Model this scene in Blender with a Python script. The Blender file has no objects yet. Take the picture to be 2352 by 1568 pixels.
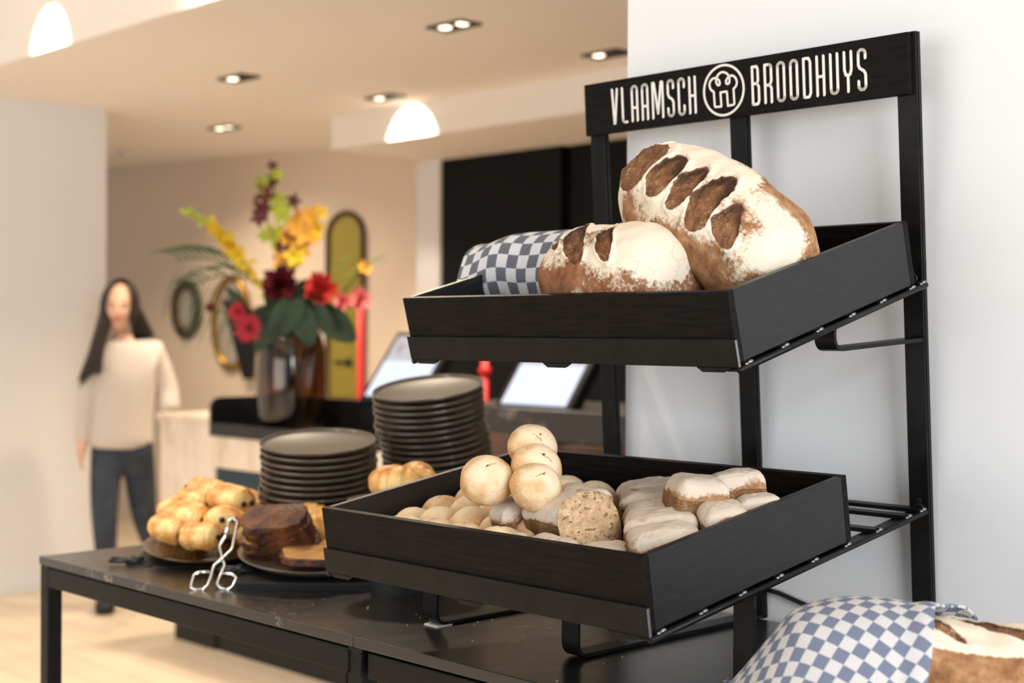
import bpy, bmesh, math, random
import numpy as np
from mathutils import Vector, Matrix, noise

random.seed(7)
SC = bpy.context.scene
COL = SC.collection
PI = math.pi

# ------------------------------------------------------------------ camera
TZ = 0.94                                            # table top height
CAM = Vector((1.2287, -1.5988, 0.4464 + TZ))
FPX = 3286.53
def cam_axes():
    yw, pt, rl = math.radians(43.8614), math.radians(.3496), math.radians(.2948)
    fw = Vector((-math.cos(yw)*math.cos(pt), math.sin(yw)*math.cos(pt), -math.sin(pt)))
    r = fw.cross(Vector((0, 0, 1))).normalized(); u = r.cross(fw)
    return fw, math.cos(rl)*r + math.sin(rl)*u, math.cos(rl)*u - math.sin(rl)*r
FW, RT, UP = cam_axes()
cd = bpy.data.cameras.new('camera'); co = bpy.data.objects.new('camera', cd); COL.objects.link(co)
mw = Matrix.Identity(4)
for i in range(3):
    mw[i][0], mw[i][1], mw[i][2], mw[i][3] = RT[i], UP[i], -FW[i], CAM[i]
co.matrix_world = mw
cd.sensor_width = 36; cd.lens = FPX/2352*36; cd.clip_end = 100; cd.clip_start = .05
cd.dof.use_dof = True; cd.dof.focus_distance = 1.84; cd.dof.aperture_fstop = 4.0
SC.camera = co

# ------------------------------------------------------------------ light
SC.view_settings.view_transform = 'Standard'; SC.view_settings.look = 'None'
SC.view_settings.gamma = 1; SC.view_settings.use_curve_mapping = False
SC.view_settings.exposure = 0.38
W = bpy.data.worlds.new('world'); SC.world = W; W.use_nodes = True
W.node_tree.nodes['Background'].inputs[0].default_value = (.88, .93, 1, 1)
W.node_tree.nodes['Background'].inputs[1].default_value = .34
def area(name, loc, target, size, size_y, power, col):
    d = bpy.data.lights.new(name, 'AREA'); d.shape = 'RECTANGLE'; d.size = size; d.size_y = size_y
    d.energy = power; d.color = col
    o = bpy.data.objects.new(name, d); COL.objects.link(o); o.location = loc
    o.rotation_euler = (Vector(target) - Vector(loc)).to_track_quat('-Z', 'Y').to_euler(); return o
def spot(name, loc, target, power, col, ang=70, blend=.5, rad=.03):
    d = bpy.data.lights.new(name, 'SPOT'); d.energy = power; d.color = col; d.spot_size = math.radians(ang)
    d.spot_blend = blend; d.shadow_soft_size = rad
    o = bpy.data.objects.new(name, d); COL.objects.link(o); o.location = loc
    o.rotation_euler = (Vector(target) - Vector(loc)).to_track_quat('-Z', 'Y').to_euler(); return o
WARM = (1, .83, .62); COOL = (.88, .94, 1)
# shop-front daylight, to the right of and behind the camera, then a ceiling fill
area('daylight_front', (4.6, -1.9, 2.0), (0, 0, 1.2), 2.6, 2.4, 190, COOL)
area('ceiling_fill', (-1.5, -5.6, 1.5), (-3.2, .5, 2.1), 5.0, 2.4, 90, (1, .98, .95))  # unseen area lamp aimed upward to brighten the ceiling

# ------------------------------------------------------------------ helpers
def lin(c): return tuple((x/255/12.92 if x/255 <= .04045 else ((x/255+.055)/1.055)**2.4) for x in c)
def tag(o, label=None, cat=None, group=None, kind=None):
    if label: o['label'] = label
    if cat: o['category'] = cat
    if group: o['group'] = group
    if kind: o['kind'] = kind
    return o
def empty(name, label, cat, loc=(0, 0, 0), group=None, M=None):
    o = bpy.data.objects.new(name, None); COL.objects.link(o); o.empty_display_size = .05
    o.matrix_world = M if M else Matrix.Translation(Vector(loc))
    return tag(o, label, cat, group)
def link(name, bm, mat, parent=None, smooth=True, bevel=0, loc=None, M=None, auto=None):
    me = bpy.data.meshes.new(name); bmesh.ops.recalc_face_normals(bm, faces=bm.faces[:]); bm.to_mesh(me); bm.free()
    return linkm(name, me, mat, parent, smooth, bevel, loc, M, auto)
def linkm(name, me, mat, parent=None, smooth=True, bevel=0, loc=None, M=None, auto=None):
    o = bpy.data.objects.new(name, me); COL.objects.link(o)
    if mat:
        for m in (mat if isinstance(mat, (list, tuple)) else [mat]): me.materials.append(m)
    if smooth:
        me.shade_smooth()
        if auto: me.set_sharp_from_angle(angle=math.radians(auto))
    if parent: o.parent = parent
    if M: o.matrix_local = M
    elif loc: o.location = loc
    if bevel:
        md = o.modifiers.new('bevel', 'BEVEL'); md.width = bevel; md.segments = 2; md.limit_method = 'ANGLE'
    return o
def dup(root, M, label=None, group=None):
    r = root.copy(); COL.objects.link(r); r.matrix_world = M
    if label: r['label'] = label
    if group: r['group'] = group
    for ch in list(root.children):
        c = ch.copy(); COL.objects.link(c); c.parent = r
        for g in list(ch.children):
            d = g.copy(); COL.objects.link(d); d.parent = c
    return r
def frame(O, ex, ey, ez):
    m = Matrix.Identity(4)
    for i in range(3): m[i][0], m[i][1], m[i][2], m[i][3] = ex[i], ey[i], ez[i], O[i]
    return m
def at(x, y, d): return CAM + (FW + RT*((x-1176)/FPX) - UP*((y-784)/FPX))*d     # photo point at a depth in metres
def ony(x, y, Y):
    d = at(x, y, 1)-CAM; return CAM + d*((Y-CAM.y)/d.y)
def onz(x, y, Z):
    d = at(x, y, 1)-CAM; return CAM + d*((Z-CAM.z)/d.z)
def box(bm, c, s, M=None):
    vs = [Vector((c[0]+s[0]*i/2, c[1]+s[1]*j/2, c[2]+s[2]*k/2)) for i in (-1, 1) for j in (-1, 1) for k in (-1, 1)]
    if M: vs = [M @ v for v in vs]
    v = [bm.verts.new(p) for p in vs]
    for f in ((0, 1, 3, 2), (4, 6, 7, 5), (0, 4, 5, 1), (2, 3, 7, 6), (0, 2, 6, 4), (1, 5, 7, 3)): bm.faces.new([v[i] for i in f])
def nb(): return bmesh.new()
def bx(*cs):
    bm = nb()
    for c, s in cs: box(bm, c, s)
    return bm
def b2(lo, hi): return [((lo[0]+hi[0])/2, (lo[1]+hi[1])/2, (lo[2]+hi[2])/2), (hi[0]-lo[0], hi[1]-lo[1], hi[2]-lo[2])]
def prism(bm, poly, ex, a, b):
    """polygon of (y,z) points extruded along x from a to b"""
    A = [bm.verts.new((a, p[0], p[1])) for p in poly]; B = [bm.verts.new((b, p[0], p[1])) for p in poly]
    n = len(poly)
    bm.faces.new(A); bm.faces.new(B[::-1])
    for i in range(n): bm.faces.new((A[i], B[i], B[(i+1) % n], A[(i+1) % n]))
def tube(bm, pts, r, n=10, caps=True, rect=None, closed=False, ref=None):
    """round tube (or rect=(w,t) bar) along a polyline"""
    pts = [Vector(p) for p in pts]; N = len(pts); rings = []
    rr = r if isinstance(r, (list, tuple)) else [r]*N
    prev = None
    for i, p in enumerate(pts):
        if closed: t = (pts[(i+1) % N]-pts[i-1])
        else: t = (pts[min(i+1, N-1)]-pts[max(i-1, 0)])
        t.normalize()
        if prev is None:
            rf = Vector(ref) if ref else (Vector((0, 0, 1)) if abs(t.z) < .9 else Vector((1, 0, 0)))
            a = (rf - t*rf.dot(t)).normalized()
        else:
            a = (prev - t*prev.dot(t)).normalized()
        prev = a; b = t.cross(a)
        if rect:
            w, h = rect
            k = 1.0
            ring = [p + a*(sa*w/2) + b*(sb*h/2) for sa, sb in ((-1, -1), (1, -1), (1, 1), (-1, 1))]
        else:
            ring = [p + (a*math.cos(2*PI*j/n) + b*math.sin(2*PI*j/n))*rr[i] for j in range(n)]
        rings.append([bm.verts.new(q) for q in ring])
    m = len(rings[0])
    for i in range(N if closed else N-1):
        A, B = rings[i], rings[(i+1) % N]
        for j in range(m): bm.faces.new((A[j], A[(j+1) % m], B[(j+1) % m], B[j]))
    if caps and not closed:
        bm.faces.new(rings[0][::-1]); bm.faces.new(rings[-1])
def lathe(bm, prof, n=48, M=None, cap=True):
    rings = []
    for r, z in prof:
        if r < 1e-6: rings.append([bm.verts.new(M @ Vector((0, 0, z)) if M else (0, 0, z))])
        else:
            ring = []
            for j in range(n):
                p = Vector((r*math.cos(2*PI*j/n), r*math.sin(2*PI*j/n), z)); ring.append(bm.verts.new(M @ p if M else p))
            rings.append(ring)
    for A, B in zip(rings, rings[1:]):
        if len(A) == 1 and len(B) == 1: continue
        for j in range(n):
            k = (j+1) % n
            if len(A) == 1: bm.faces.new((A[0], B[j], B[k]))
            elif len(B) == 1: bm.faces.new((A[j], A[k], B[0]))
            else: bm.faces.new((A[j], A[k], B[k], B[j]))
def blob(bm, c, r, n=12, M=None):
    R = Matrix.Translation(Vector(c)) @ Matrix.Diagonal((*(r if isinstance(r, (tuple, list)) else (r, r, r)), 1))
    bmesh.ops.create_uvsphere(bm, u_segments=n, v_segments=max(6, n*2//3), radius=1, matrix=(M @ R if M else R))
def grid(bm, fn, nu, nv, cu=False, cv=False):
    V = [[bm.verts.new(fn(i/(nu if cu else nu-1), j/(nv if cv else nv-1))) for j in range(nv)] for i in range(nu)]
    for i in range(nu if cu else nu-1):
        for j in range(nv if cv else nv-1):
            bm.faces.new((V[i][j], V[(i+1) % nu][j], V[(i+1) % nu][(j+1) % nv], V[i][(j+1) % nv]))
    return V
def fbm(p, o=4): return noise.fractal(p, 1.0, 2.0, o)

# ------------------------------------------------------------------ materials
def newmat(name):
    m = bpy.data.materials.new(name); m.use_nodes = True; nt = m.node_tree
    return m, nt, nt.nodes['Principled BSDF']
def nd(nt, t, **k):
    n = nt.nodes.new(t)
    for a, v in k.items():
        if a.startswith('i_'): n.inputs[a[2:].replace('_', ' ')].default_value = v
        else: setattr(n, a, v)
    return n
def mixc(nt, fac, a, b, mode='MIX'):
    n = nt.nodes.new('ShaderNodeMix'); n.data_type = 'RGBA'; n.blend_type = mode
    for s, v in ((0, fac), (6, a), (7, b)):
        if hasattr(v, 'is_linked') or hasattr(v, 'links'): nt.links.new(v, n.inputs[s])
        else: n.inputs[s].default_value = v if s == 0 else (*v[:3], 1)
    return n.outputs[2]
def ramp(nt, src, stops):
    n = nt.nodes.new('ShaderNodeValToRGB'); e = n.color_ramp.elements
    while len(e) < len(stops): e.new(.5)
    for el, (p, c) in zip(e, stops):
        el.position = p; el.color = (*c, 1) if len(c) == 3 else c
    nt.links.new(src, n.inputs[0]); return n.outputs[0]
def coords(nt, kind='Object', scale=(1, 1, 1), rot=(0, 0, 0)):
    tc = nt.nodes.new('ShaderNodeTexCoord'); mp = nt.nodes.new('ShaderNodeMapping')
    mp.inputs['Scale'].default_value = scale; mp.inputs['Rotation'].default_value = rot
    nt.links.new(tc.outputs[kind], mp.inputs[0]); return mp.outputs[0]
def nz(nt, vec, scale, detail=4, rough=.55, dist=0):
    n = nt.nodes.new('ShaderNodeTexNoise'); n.inputs['Scale'].default_value = scale; n.inputs['Detail'].default_value = detail
    n.inputs['Roughness'].default_value = rough; n.inputs['Distortion'].default_value = dist
    nt.links.new(vec, n.inputs['Vector']); return n.outputs[0]
def math_(nt, op, a, b=None, c=None, clamp=False):
    n = nt.nodes.new('ShaderNodeMath'); n.operation = op; n.use_clamp = clamp
    for i, v in enumerate((a, b, c)):
        if v is None: continue
        if hasattr(v, 'links'): nt.links.new(v, n.inputs[i])
        else: n.inputs[i].default_value = v
    return n.outputs[0]
def bump(nt, bs, h, strength=.3, dist=.002):
    n = nt.nodes.new('ShaderNodeBump'); n.inputs['Strength'].default_value = strength; n.inputs['Distance'].default_value = dist
    nt.links.new(h, n.inputs['Height']); nt.links.new(n.outputs[0], bs.inputs['Normal'])
def mat(name, col, rough=.5, metal=0, col2=None, vs=6, vsc=(1, 1, 1), bmp=0, bs=80, bd=.001, coat=0, trans=0, ior=1.45, spec=.5, rv=0, sheen=0, emit=None, es=0):
    m, nt, b = newmat(name)
    b.inputs['Base Color'].default_value = (*col, 1); b.inputs['Roughness'].default_value = rough; b.inputs['Metallic'].default_value = metal
    b.inputs['Coat Weight'].default_value = coat; b.inputs['Transmission Weight'].default_value = trans; b.inputs['IOR'].default_value = ior
    b.inputs['Specular IOR Level'].default_value = spec; b.inputs['Sheen Weight'].default_value = sheen
    v = coords(nt, 'Object', vsc)
    if col2:
        f = nz(nt, v, vs, 6, .6); f = ramp(nt, f, [(.35, (0, 0, 0)), (.65, (1, 1, 1))])
        nt.links.new(mixc(nt, f, col, col2), b.inputs['Base Color'])
    if rv:
        f = nz(nt, v, vs*1.7, 4); nt.links.new(math_(nt, 'MULTIPLY_ADD', f, rv, rough-rv/2), b.inputs['Roughness'])
    if bmp: bump(nt, b, nz(nt, v, bs, 4), bmp, bd)
    if emit: b.inputs['Emission Color'].default_value = (*emit, 1); b.inputs['Emission Strength'].default_value = es
    return m

WALL = mat('white_plaster', lin((232, 231, 230)), .85, bmp=.25, bs=260, bd=.0006)
WALLW = mat('cream_plaster', lin((232, 214, 194)), .85, bmp=.1, bs=160, bd=.0005)
CEIL = mat('ceiling_paint', lin((247, 240, 232)), .9)
BLACKPAN = mat('black_panel', (.004, .004, .004), .6, spec=.2)
WOOD = mat('black_stained_oak', (.0025, .0021, .0018), .5, spec=.12, col2=(.010, .0068, .005), vs=7, vsc=(2.5, 30, 30), bmp=.35, bs=16, bd=.0006, rv=.2)
STEEL = mat('black_steel', (.004, .0036, .0032), .36, spec=.2, col2=(.009, .0084, .008), vs=30, bmp=.12, bs=220, bd=.0004, rv=.2)
RAW = mat('raw_weld', (.30, .30, .31), .42, 1, bmp=.4, bs=300, bd=.001)
WHITEPT = mat('white_print', lin((238, 232, 222)), .6)
LEGM = mat('dark_frame_metal', (.0055, .0045, .0038), .42, spec=.22, bmp=.06, bs=150)
CHROME = mat('polished_steel', (.8, .8, .8), .14, 1)
GOLD = mat('gold_metal', lin((178, 138, 70)), .3, 1)
DKGOLD = mat('dark_bronze', lin((82, 62, 42)), .45, .6)
STONE = mat('dark_stoneware', lin((82, 72, 62)), .3, col2=lin((104, 90, 76)), vs=40, bmp=.1, bs=120, coat=.15)
STONETOP = mat('speckled_grey_glaze', lin((74, 66, 57)), .4, col2=lin((88, 79, 68)), vs=180, bmp=.15, bs=300)
BROWNGLAZE = mat('brown_glaze', lin((86, 56, 26)), .22, col2=lin((60, 38, 18)), vs=12, coat=.4)
BLKPLASTIC = mat('black_plastic', (.008, .008, .009), .4)
BLKMATT = mat('black_matt_board', (.006, .006, .006), .65, bmp=.1, bs=90)
TEAL = mat('dark_teal_panel', lin((12, 44, 58)), .4)
SKIN = mat('skin', lin((226, 178, 150)), .5)
HAIR = mat('dark_hair', (.012, .008, .006), .45, col2=(.03, .02, .014), vs=30, vsc=(8, 8, 1))
KNIT = mat('cream_knit', lin((214, 203, 192)), .9, bmp=.5, bs=160, bd=.003, sheen=.3)
DENIM = mat('dark_denim', lin((48, 56, 68)), .85, col2=lin((62, 70, 82)), vs=14, bmp=.2, bs=400)
RED = mat('red_paint', lin((214, 38, 42)), .4)
MIRROR = mat('mirror_tan_reflection', (.62, .52, .41), .35, .45)  # tan base colour stands in for the room reflected in the glass
BROWNLEATH = mat('brown_upholstery', lin((104, 72, 56)), .6, bmp=.1, bs=120)
WOODB = mat('brown_board', lin((120, 74, 44)), .5, col2=lin((84, 48, 28)), vs=8, vsc=(2, 20, 20), bmp=.1, bs=30)

def floor_mat():
    m, nt, b = newmat('pale_floor_boards'); v = coords(nt, 'Object')
    br = nt.nodes.new('ShaderNodeTexBrick'); nt.links.new(v, br.inputs[0])
    br.inputs['Scale'].default_value = 1; br.inputs['Brick Width'].default_value = 1.4; br.inputs['Row Height'].default_value = .16
    br.inputs['Mortar Size'].default_value = .004
    br.inputs['Color1'].default_value = (*lin((226, 210, 188)), 1); br.inputs['Color2'].default_value = (*lin((214, 196, 172)), 1)
    br.inputs['Mortar'].default_value = (*lin((186, 166, 140)), 1)
    g = nz(nt, coords(nt, 'Object', (2, 30, 1)), 3, 5)
    nt.links.new(mixc(nt, math_(nt, 'MULTIPLY', g, .25), br.outputs[0], lin((196, 174, 146))), b.inputs['Base Color'])
    b.inputs['Roughness'].default_value = .5; return m
FLOOR = floor_mat()
def marble(name, base, vein, scale, width, rough, dens=.5, stretch=(1, 1, 1), coat=0):
    m, nt, b = newmat(name); v = coords(nt, 'Object', stretch)
    n1 = nz(nt, v, scale, 5, .6, .6)
    d = math_(nt, 'ABSOLUTE', math_(nt, 'SUBTRACT', n1, .5))
    ln = math_(nt, 'SUBTRACT', 1, math_(nt, 'DIVIDE', d, width, clamp=True), clamp=True)
    msk = ramp(nt, nz(nt, v, scale*.8, 2), [(dens, (0, 0, 0)), (dens+.1, (1, 1, 1))])
    fine = ramp(nt, nz(nt, v, scale*14, 3), [(.42, (0, 0, 0)), (.6, (1, 1, 1))])
    f = math_(nt, 'MULTIPLY', math_(nt, 'MULTIPLY', ln, msk), fine)
    nt.links.new(mixc(nt, f, base, vein), b.inputs['Base Color'])
    r = math_(nt, 'MULTIPLY_ADD', nz(nt, v, 30, 3), .12, rough-.06); nt.links.new(r, b.inputs['Roughness'])
    bump(nt, b, nz(nt, v, 500, 2), .12, .0004); b.inputs['Coat Weight'].default_value = coat; b.inputs['Coat Roughness'].default_value = .2
    return m
TOPM = marble('black_marble_laminate', (.012, .0105, .009), lin((150, 140, 126)), 5.5, .009, .3, .53, coat=.5)
WMARB = marble('white_marble', lin((232, 216, 198)), lin((196, 170, 136)), 1.2, .06, .4, .4, (1, 1, .35))
DMARB = marble('dark_marble', (.03, .026, .022), lin((190, 180, 168)), 2.2, .02, .35, .45)
EDGE = mat('brown_black_edge', (.022, .017, .014), .5)

def bread_mat(name, crust, flour, score, burnt, fscale=9, hard=.13, fineamt=.75, cracks=.35):
    m, nt, b = newmat(name); v = coords(nt, 'Object')
    at_ = nt.nodes.new('ShaderNodeAttribute'); at_.attribute_name = 'mask'
    sp = nt.nodes.new('ShaderNodeSeparateColor'); nt.links.new(at_.outputs['Color'], sp.inputs[0])
    n1 = nz(nt, v, fscale*2.2, 5, .62); n2 = nz(nt, v, 190, 4, .65); n3 = nz(nt, v, 60, 4, .6)
    f = math_(nt, 'ADD', sp.outputs[0], math_(nt, 'MULTIPLY', math_(nt, 'SUBTRACT', n1, .5), 1.15))
    f = math_(nt, 'ADD', f, math_(nt, 'MULTIPLY', math_(nt, 'SUBTRACT', n2, .5), fineamt))
    f = math_(nt, 'ADD', f, math_(nt, 'MULTIPLY', math_(nt, 'SUBTRACT', n3, .5), fineamt*.8))
    fac = ramp(nt, f, [(.5-hard, (0, 0, 0)), (.5+hard, (1, 1, 1))])
    cr = ramp(nt, nz(nt, v, 45, 6, .7), [(.3, crust[0]), (.5, crust[1]), (.72, crust[2])])
    vo = nt.nodes.new('ShaderNodeTexVoronoi'); vo.feature = 'DISTANCE_TO_EDGE'; vo.inputs['Scale'].default_value = 26
    nt.links.new(coords(nt, 'Object', (1, 2.2, 2.2)), vo.inputs['Vector'])
    crk = math_(nt, 'MULTIPLY', math_(nt, 'LESS_THAN', vo.outputs[0], .012), math_(nt, 'GREATER_THAN', nz(nt, v, 16, 2), .60))
    fl = mixc(nt, math_(nt, 'MULTIPLY', crk, cracks), mixc(nt, math_(nt, 'MULTIPLY', n3, .35), flour[0], flour[1]), crust[0])
    c = mixc(nt, fac, cr, fl)
    sc = ramp(nt, nz(nt, v, 70, 6, .75), [(.3, score[0]), (.52, score[1]), (.75, score[2])])
    dust = math_(nt, 'MULTIPLY', ramp(nt, nz(nt, v, 240, 3, .7), [(.52, (0, 0, 0)), (.66, (1, 1, 1))]), ramp(nt, nz(nt, v, 24, 3), [(.45, (0, 0, 0)), (.62, (.75, .75, .75))]))
    sc = mixc(nt, dust, sc, flour[1])
    gsc = ramp(nt, math_(nt, 'ADD', sp.outputs[1], math_(nt, 'MULTIPLY', math_(nt, 'SUBTRACT', n2, .5), .35)), [(.42, (0, 0, 0)), (.56, (1, 1, 1))])
    c = mixc(nt, gsc, c, sc)
    c = mixc(nt, sp.outputs[2], c, burnt)
    nt.links.new(c, b.inputs['Base Color']); b.inputs['Roughness'].default_value = .8; b.inputs['Specular IOR Level'].default_value = .25
    h = math_(nt, 'ADD', math_(nt, 'MULTIPLY', n2, .6), math_(nt, 'MULTIPLY', nz(nt, v, 420, 3), .5))
    h = math_(nt, 'SUBTRACT', h, math_(nt, 'MULTIPLY', crk, 1.2))
    h = math_(nt, 'MULTIPLY', h, math_(nt, 'MULTIPLY_ADD', gsc, 2.2, .8))
    bump(nt, b, h, .7, .0022); return m
FL = (lin((230, 216, 194)), lin((218, 200, 176)))
BREAD = bread_mat('floured_crust', (lin((108, 70, 42)), lin((154, 110, 74)), lin((192, 152, 112))), FL,
                  (lin((84, 52, 32)), lin((136, 92, 60)), lin((170, 126, 90))), lin((52, 30, 18)))
BREADD = bread_mat('dark_floured_crust', (lin((96, 58, 36)), lin((138, 92, 62)), lin((164, 116, 82))), FL,
                   (lin((70, 42, 24)), lin((118, 76, 48)), lin((150, 106, 76))), lin((40, 24, 16)))
RUSTIC = bread_mat('grey_floured_rye', (lin((118, 82, 52)), lin((156, 116, 80)), lin((186, 150, 112))), (lin((214, 198, 180)), lin((170, 146, 122))),
                   (lin((88, 58, 32)), lin((138, 98, 60)), lin((176, 138, 98))), lin((60, 40, 24)), fscale=14, hard=.13, fineamt=.7, cracks=.3)
BUN = bread_mat('pale_bun_crust', (lin((188, 136, 80)), lin((208, 162, 108)), lin((222, 184, 134))), (lin((234, 212, 178)), lin((224, 196, 156))),
                (lin((196, 140, 84)), lin((226, 180, 124)), lin((240, 208, 160))), lin((160, 100, 56)), fscale=10, hard=.35, fineamt=.35, cracks=.25)
def crumb_mat():
    m, nt, b = newmat('speckled_crumb'); v = coords(nt, 'Object')
    vo = nt.nodes.new('ShaderNodeTexVoronoi'); vo.inputs['Scale'].default_value = 170; nt.links.new(v, vo.inputs['Vector'])
    hol = ramp(nt, nz(nt, coords(nt, 'Object', (1, 1, 1.7)), 120, 3, .6), [(.60, (0, 0, 0)), (.66, (1, 1, 1))])
    base = ramp(nt, nz(nt, v, 110, 5, .7), [(.3, lin((170, 132, 92))), (.55, lin((206, 172, 132))), (.75, lin((226, 200, 164)))])
    nt.links.new(mixc(nt, math_(nt, 'MULTIPLY', hol, .75), base, lin((120, 82, 50))), b.inputs['Base Color'])
    b.inputs['Roughness'].default_value = .9
    bump(nt, b, math_(nt, 'SUBTRACT', nz(nt, v, 160, 5, .7), math_(nt, 'MULTIPLY', hol, .8)), .9, .003); return m
CRUMB = crumb_mat()
def pastry_mat():
    m, nt, b = newmat('golden_pastry'); v = coords(nt, 'Object')
    n = nz(nt, v, 22, 4); w = nt.nodes.new('ShaderNodeTexWave'); w.wave_type = 'RINGS'; w.rings_direction = 'X'
    w.inputs['Scale'].default_value = 45; w.inputs['Distortion'].default_value = 2.5; nt.links.new(v, w.inputs['Vector'])
    c = ramp(nt, n, [(.36, lin((184, 108, 48))), (.48, lin((224, 162, 86))), (.62, lin((244, 212, 142)))])
    nt.links.new(mixc(nt, math_(nt, 'MULTIPLY', w.outputs[1], .22), c, lin((196, 132, 66))), b.inputs['Base Color'])
    b.inputs['Roughness'].default_value = .42; bump(nt, b, w.outputs[1], .3, .001); return m
PASTRY = pastry_mat()
CHOC = mat('dark_chocolate', lin((30, 18, 12)), .4)
CAKECRUST = mat('glazed_chocolate_crust', lin((46, 22, 13)), .5, col2=lin((116, 66, 36)), vs=34, bmp=.9, bs=70, bd=.006, rv=.3)
CAKECRUMB = mat('yellow_cake_crumb', lin((206, 158, 92)), .8, col2=lin((176, 122, 66)), vs=40, bmp=.3, bs=120)

def towel_mat(name, n, blue, white, stripe, sa=.45):
    m, nt, b = newmat(name); uv = coords(nt, 'UV')
    ck = nt.nodes.new('ShaderNodeTexChecker'); ck.inputs['Scale'].default_value = n; nt.links.new(uv, ck.inputs[0])
    ck.inputs[1].default_value = (0, 0, 0, 1); ck.inputs[2].default_value = (1, 1, 1, 1)
    w = nt.nodes.new('ShaderNodeTexWave'); w.bands_direction = 'DIAGONAL'; w.inputs['Scale'].default_value = stripe
    w.inputs['Distortion'].default_value = .6; w.inputs['Detail'].default_value = 1; nt.links.new(uv, w.inputs['Vector'])
    tw = ramp(nt, w.outputs[1], [(.40, (0, 0, 0)), (.60, (1, 1, 1))])
    bl = mixc(nt, math_(nt, 'MULTIPLY', tw, sa), blue, white); wh = mixc(nt, math_(nt, 'MULTIPLY', tw, sa*.45), white, blue)
    nt.links.new(mixc(nt, ck.outputs[1], wh, bl), b.inputs['Base Color'])
    b.inputs['Roughness'].default_value = .95; 
    bump(nt, b, w.outputs[1], .5, .0008); return m
TOWEL = towel_mat('blue_check_cotton', 1, lin((16, 26, 56)), lin((212, 214, 218)), 2.9, .36)
TOWEL2 = towel_mat('soft_blue_check_cotton', 1, lin((78, 92, 122)), lin((206, 202, 198)), 2.9, .3)

# ------------------------------------------------------------------ room
ZC = 2.6; ZB = 2.42
def struct(name, bm, m, label, bevel=0):
    o = link(name, bm, m, smooth=False, bevel=bevel); return tag(o, label, None, None, 'structure')
struct('floor', bx(b2((-12, -6, -.1), (6, 7, 0))), FLOOR, 'pale wooden plank floor')
struct('ceiling', bx(b2((-12, 1.25, ZC), (3, 7, ZC+.1))), CEIL, 'lower warm white ceiling with recessed lights')
struct('trim_1', bx(b2((-12, 1.25, ZC+.1), (3, 1.4, ZC+.5))), CEIL, 'ceiling step lit by a round light pool at upper left')
struct('ceiling_front', bx(b2((-12, -2.2, ZC+.4), (3, 1.25, ZC+.5))), CEIL, 'raised front ceiling')
struct('trim_2', bx(b2((-5.34, 3.285, ZB), (1.5, 4.09, ZC))), CEIL, 'boxed ceiling beam over the black wall with light pool')
struct('wall_right', bx(b2((-.4125, .251, 0), (5.5, .55, ZC+.4))), WALL, 'white plaster wall behind the bread rack')
struct('wall_left', bx(b2((-6.4, -3.5, 0), (-6.0, 2.247, ZC+.4))), WALL, 'white plaster wall end at far left')
fwd = Vector((.973, .2303, 0)); fn_ = Vector((.2303, -.973, 0))
P0 = Vector((-7.07, 3.857, 0))
FWALL = frame(P0, fwd, -fn_, Vector((0, 0, 1)))
bm = nb(); box(bm, (-.2, .2, 1.3), (7.6, .2, 2.6), FWALL)
struct('wall_back', bm, WALLW, 'cream back wall hung with mirrors')
struct('wall_pillar', bx(b2((-5.47, 4.03, 0), (-5.262, 4.3, ZB))), WALL, 'narrow white pillar beside the black wall')
struct('wall_black', bx(b2((-5.262, 4.05, 0), (-4.27, 4.3, ZB)), b2((-4.25, 4.10, 0), (1.5, 4.3, ZB))), BLACKPAN, 'matt black panelled wall under the beam')
struct('baseboard_left', bx(b2((-6.0, -3.5, 0), (-5.988, 2.247, .06))), WALL, 'white skirting at the foot of the left wall')

# recessed downlights: square dark frame, two round lamps
LAMP = mat('lamp_glow', (1, .9, .75), .4, emit=(1, .84, .62), es=3)
DLF = mat('dark_recess', (.02, .017, .015), .5)
def downlight(i, px, py, dim, label):
    p = onz(px, py, ZC)
    r = empty('downlight', label, 'light', p, 'recessed ceiling lights', Matrix.Translation(p) @ Matrix.Rotation(0, 4, 'Z'))
    b = nb(); w = .19; h = .10
    for c, s in (((0, h/2, -.004), (w+.02, .012, .012)), ((0, -h/2, -.004), (w+.02, .012, .012)), ((w/2, 0, -.004), (.012, h, .012)), ((-w/2, 0, -.004), (.012, h, .012))): box(b, c, s)
    link('frame', b, DLF, r, False)
    link('recess', bx(((0, 0, -.001), (w, h, .002))), DLF, r, False)
    for s in (-1, 1):
        b = nb(); lathe(b, [(0, -.008), (.020, -.008), (.028, -.003), (.028, 0)], 20, Matrix.Translation((s*.052, 0, 0)))
        link('lamp', b, LAMP if (dim == 0 or dim == s) else DLF, r)
    return p
dl = [downlight(0, 1042, 57, 0, 'twin recessed downlight nearest the rack, both lamps glowing'),
      downlight(1, 548, 177, -1, 'twin recessed downlight in the left middle of the ceiling, above the flowers'),
      downlight(2, 515, 292, 0, 'farthest small recessed downlight, lowest in the picture'),
      downlight(3, 885, 222, -1, 'recessed downlight close to the left end of the beam'),
      downlight(4, 1395, 122, -1, 'recessed downlight partly cut off by the white wall edge')]
for i, (p, pw) in enumerate(zip(dl, (95, 60, 60, 95, 80))):
    spot('downlight_beam', p + Vector((0, 0, -.03)), p + Vector((.05, -.1, -2)), pw, WARM, 110, .7, .05)
for q in ((-3.2, .1), (-4.6, -.6), (-3.6, -1.8), (-2.2, -1.2)):
    spot('floor_bounce_spot', (q[0], q[1], 2.95), (q[0], q[1], 0), 84, (1, .88, .72), 105, .6, .06)  # unseen spots added so light bouncing off the floor lifts the ceiling
# grazing lamps that make the light pools on the ceiling step and the beam
pb = ony(945, 312, 3.285); spot('pool_beam', Vector((pb.x, pb.y-.20, ZC-.03)), pb, 34, (1, .88, .7), 84, .3, .02)
ps = ony(115, 96, 1.25); spot('pool_step', Vector((ps.x, ps.y-.24, ps.z+.16)), ps, 30, (1, .9, .74), 66, .3, .02)
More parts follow.
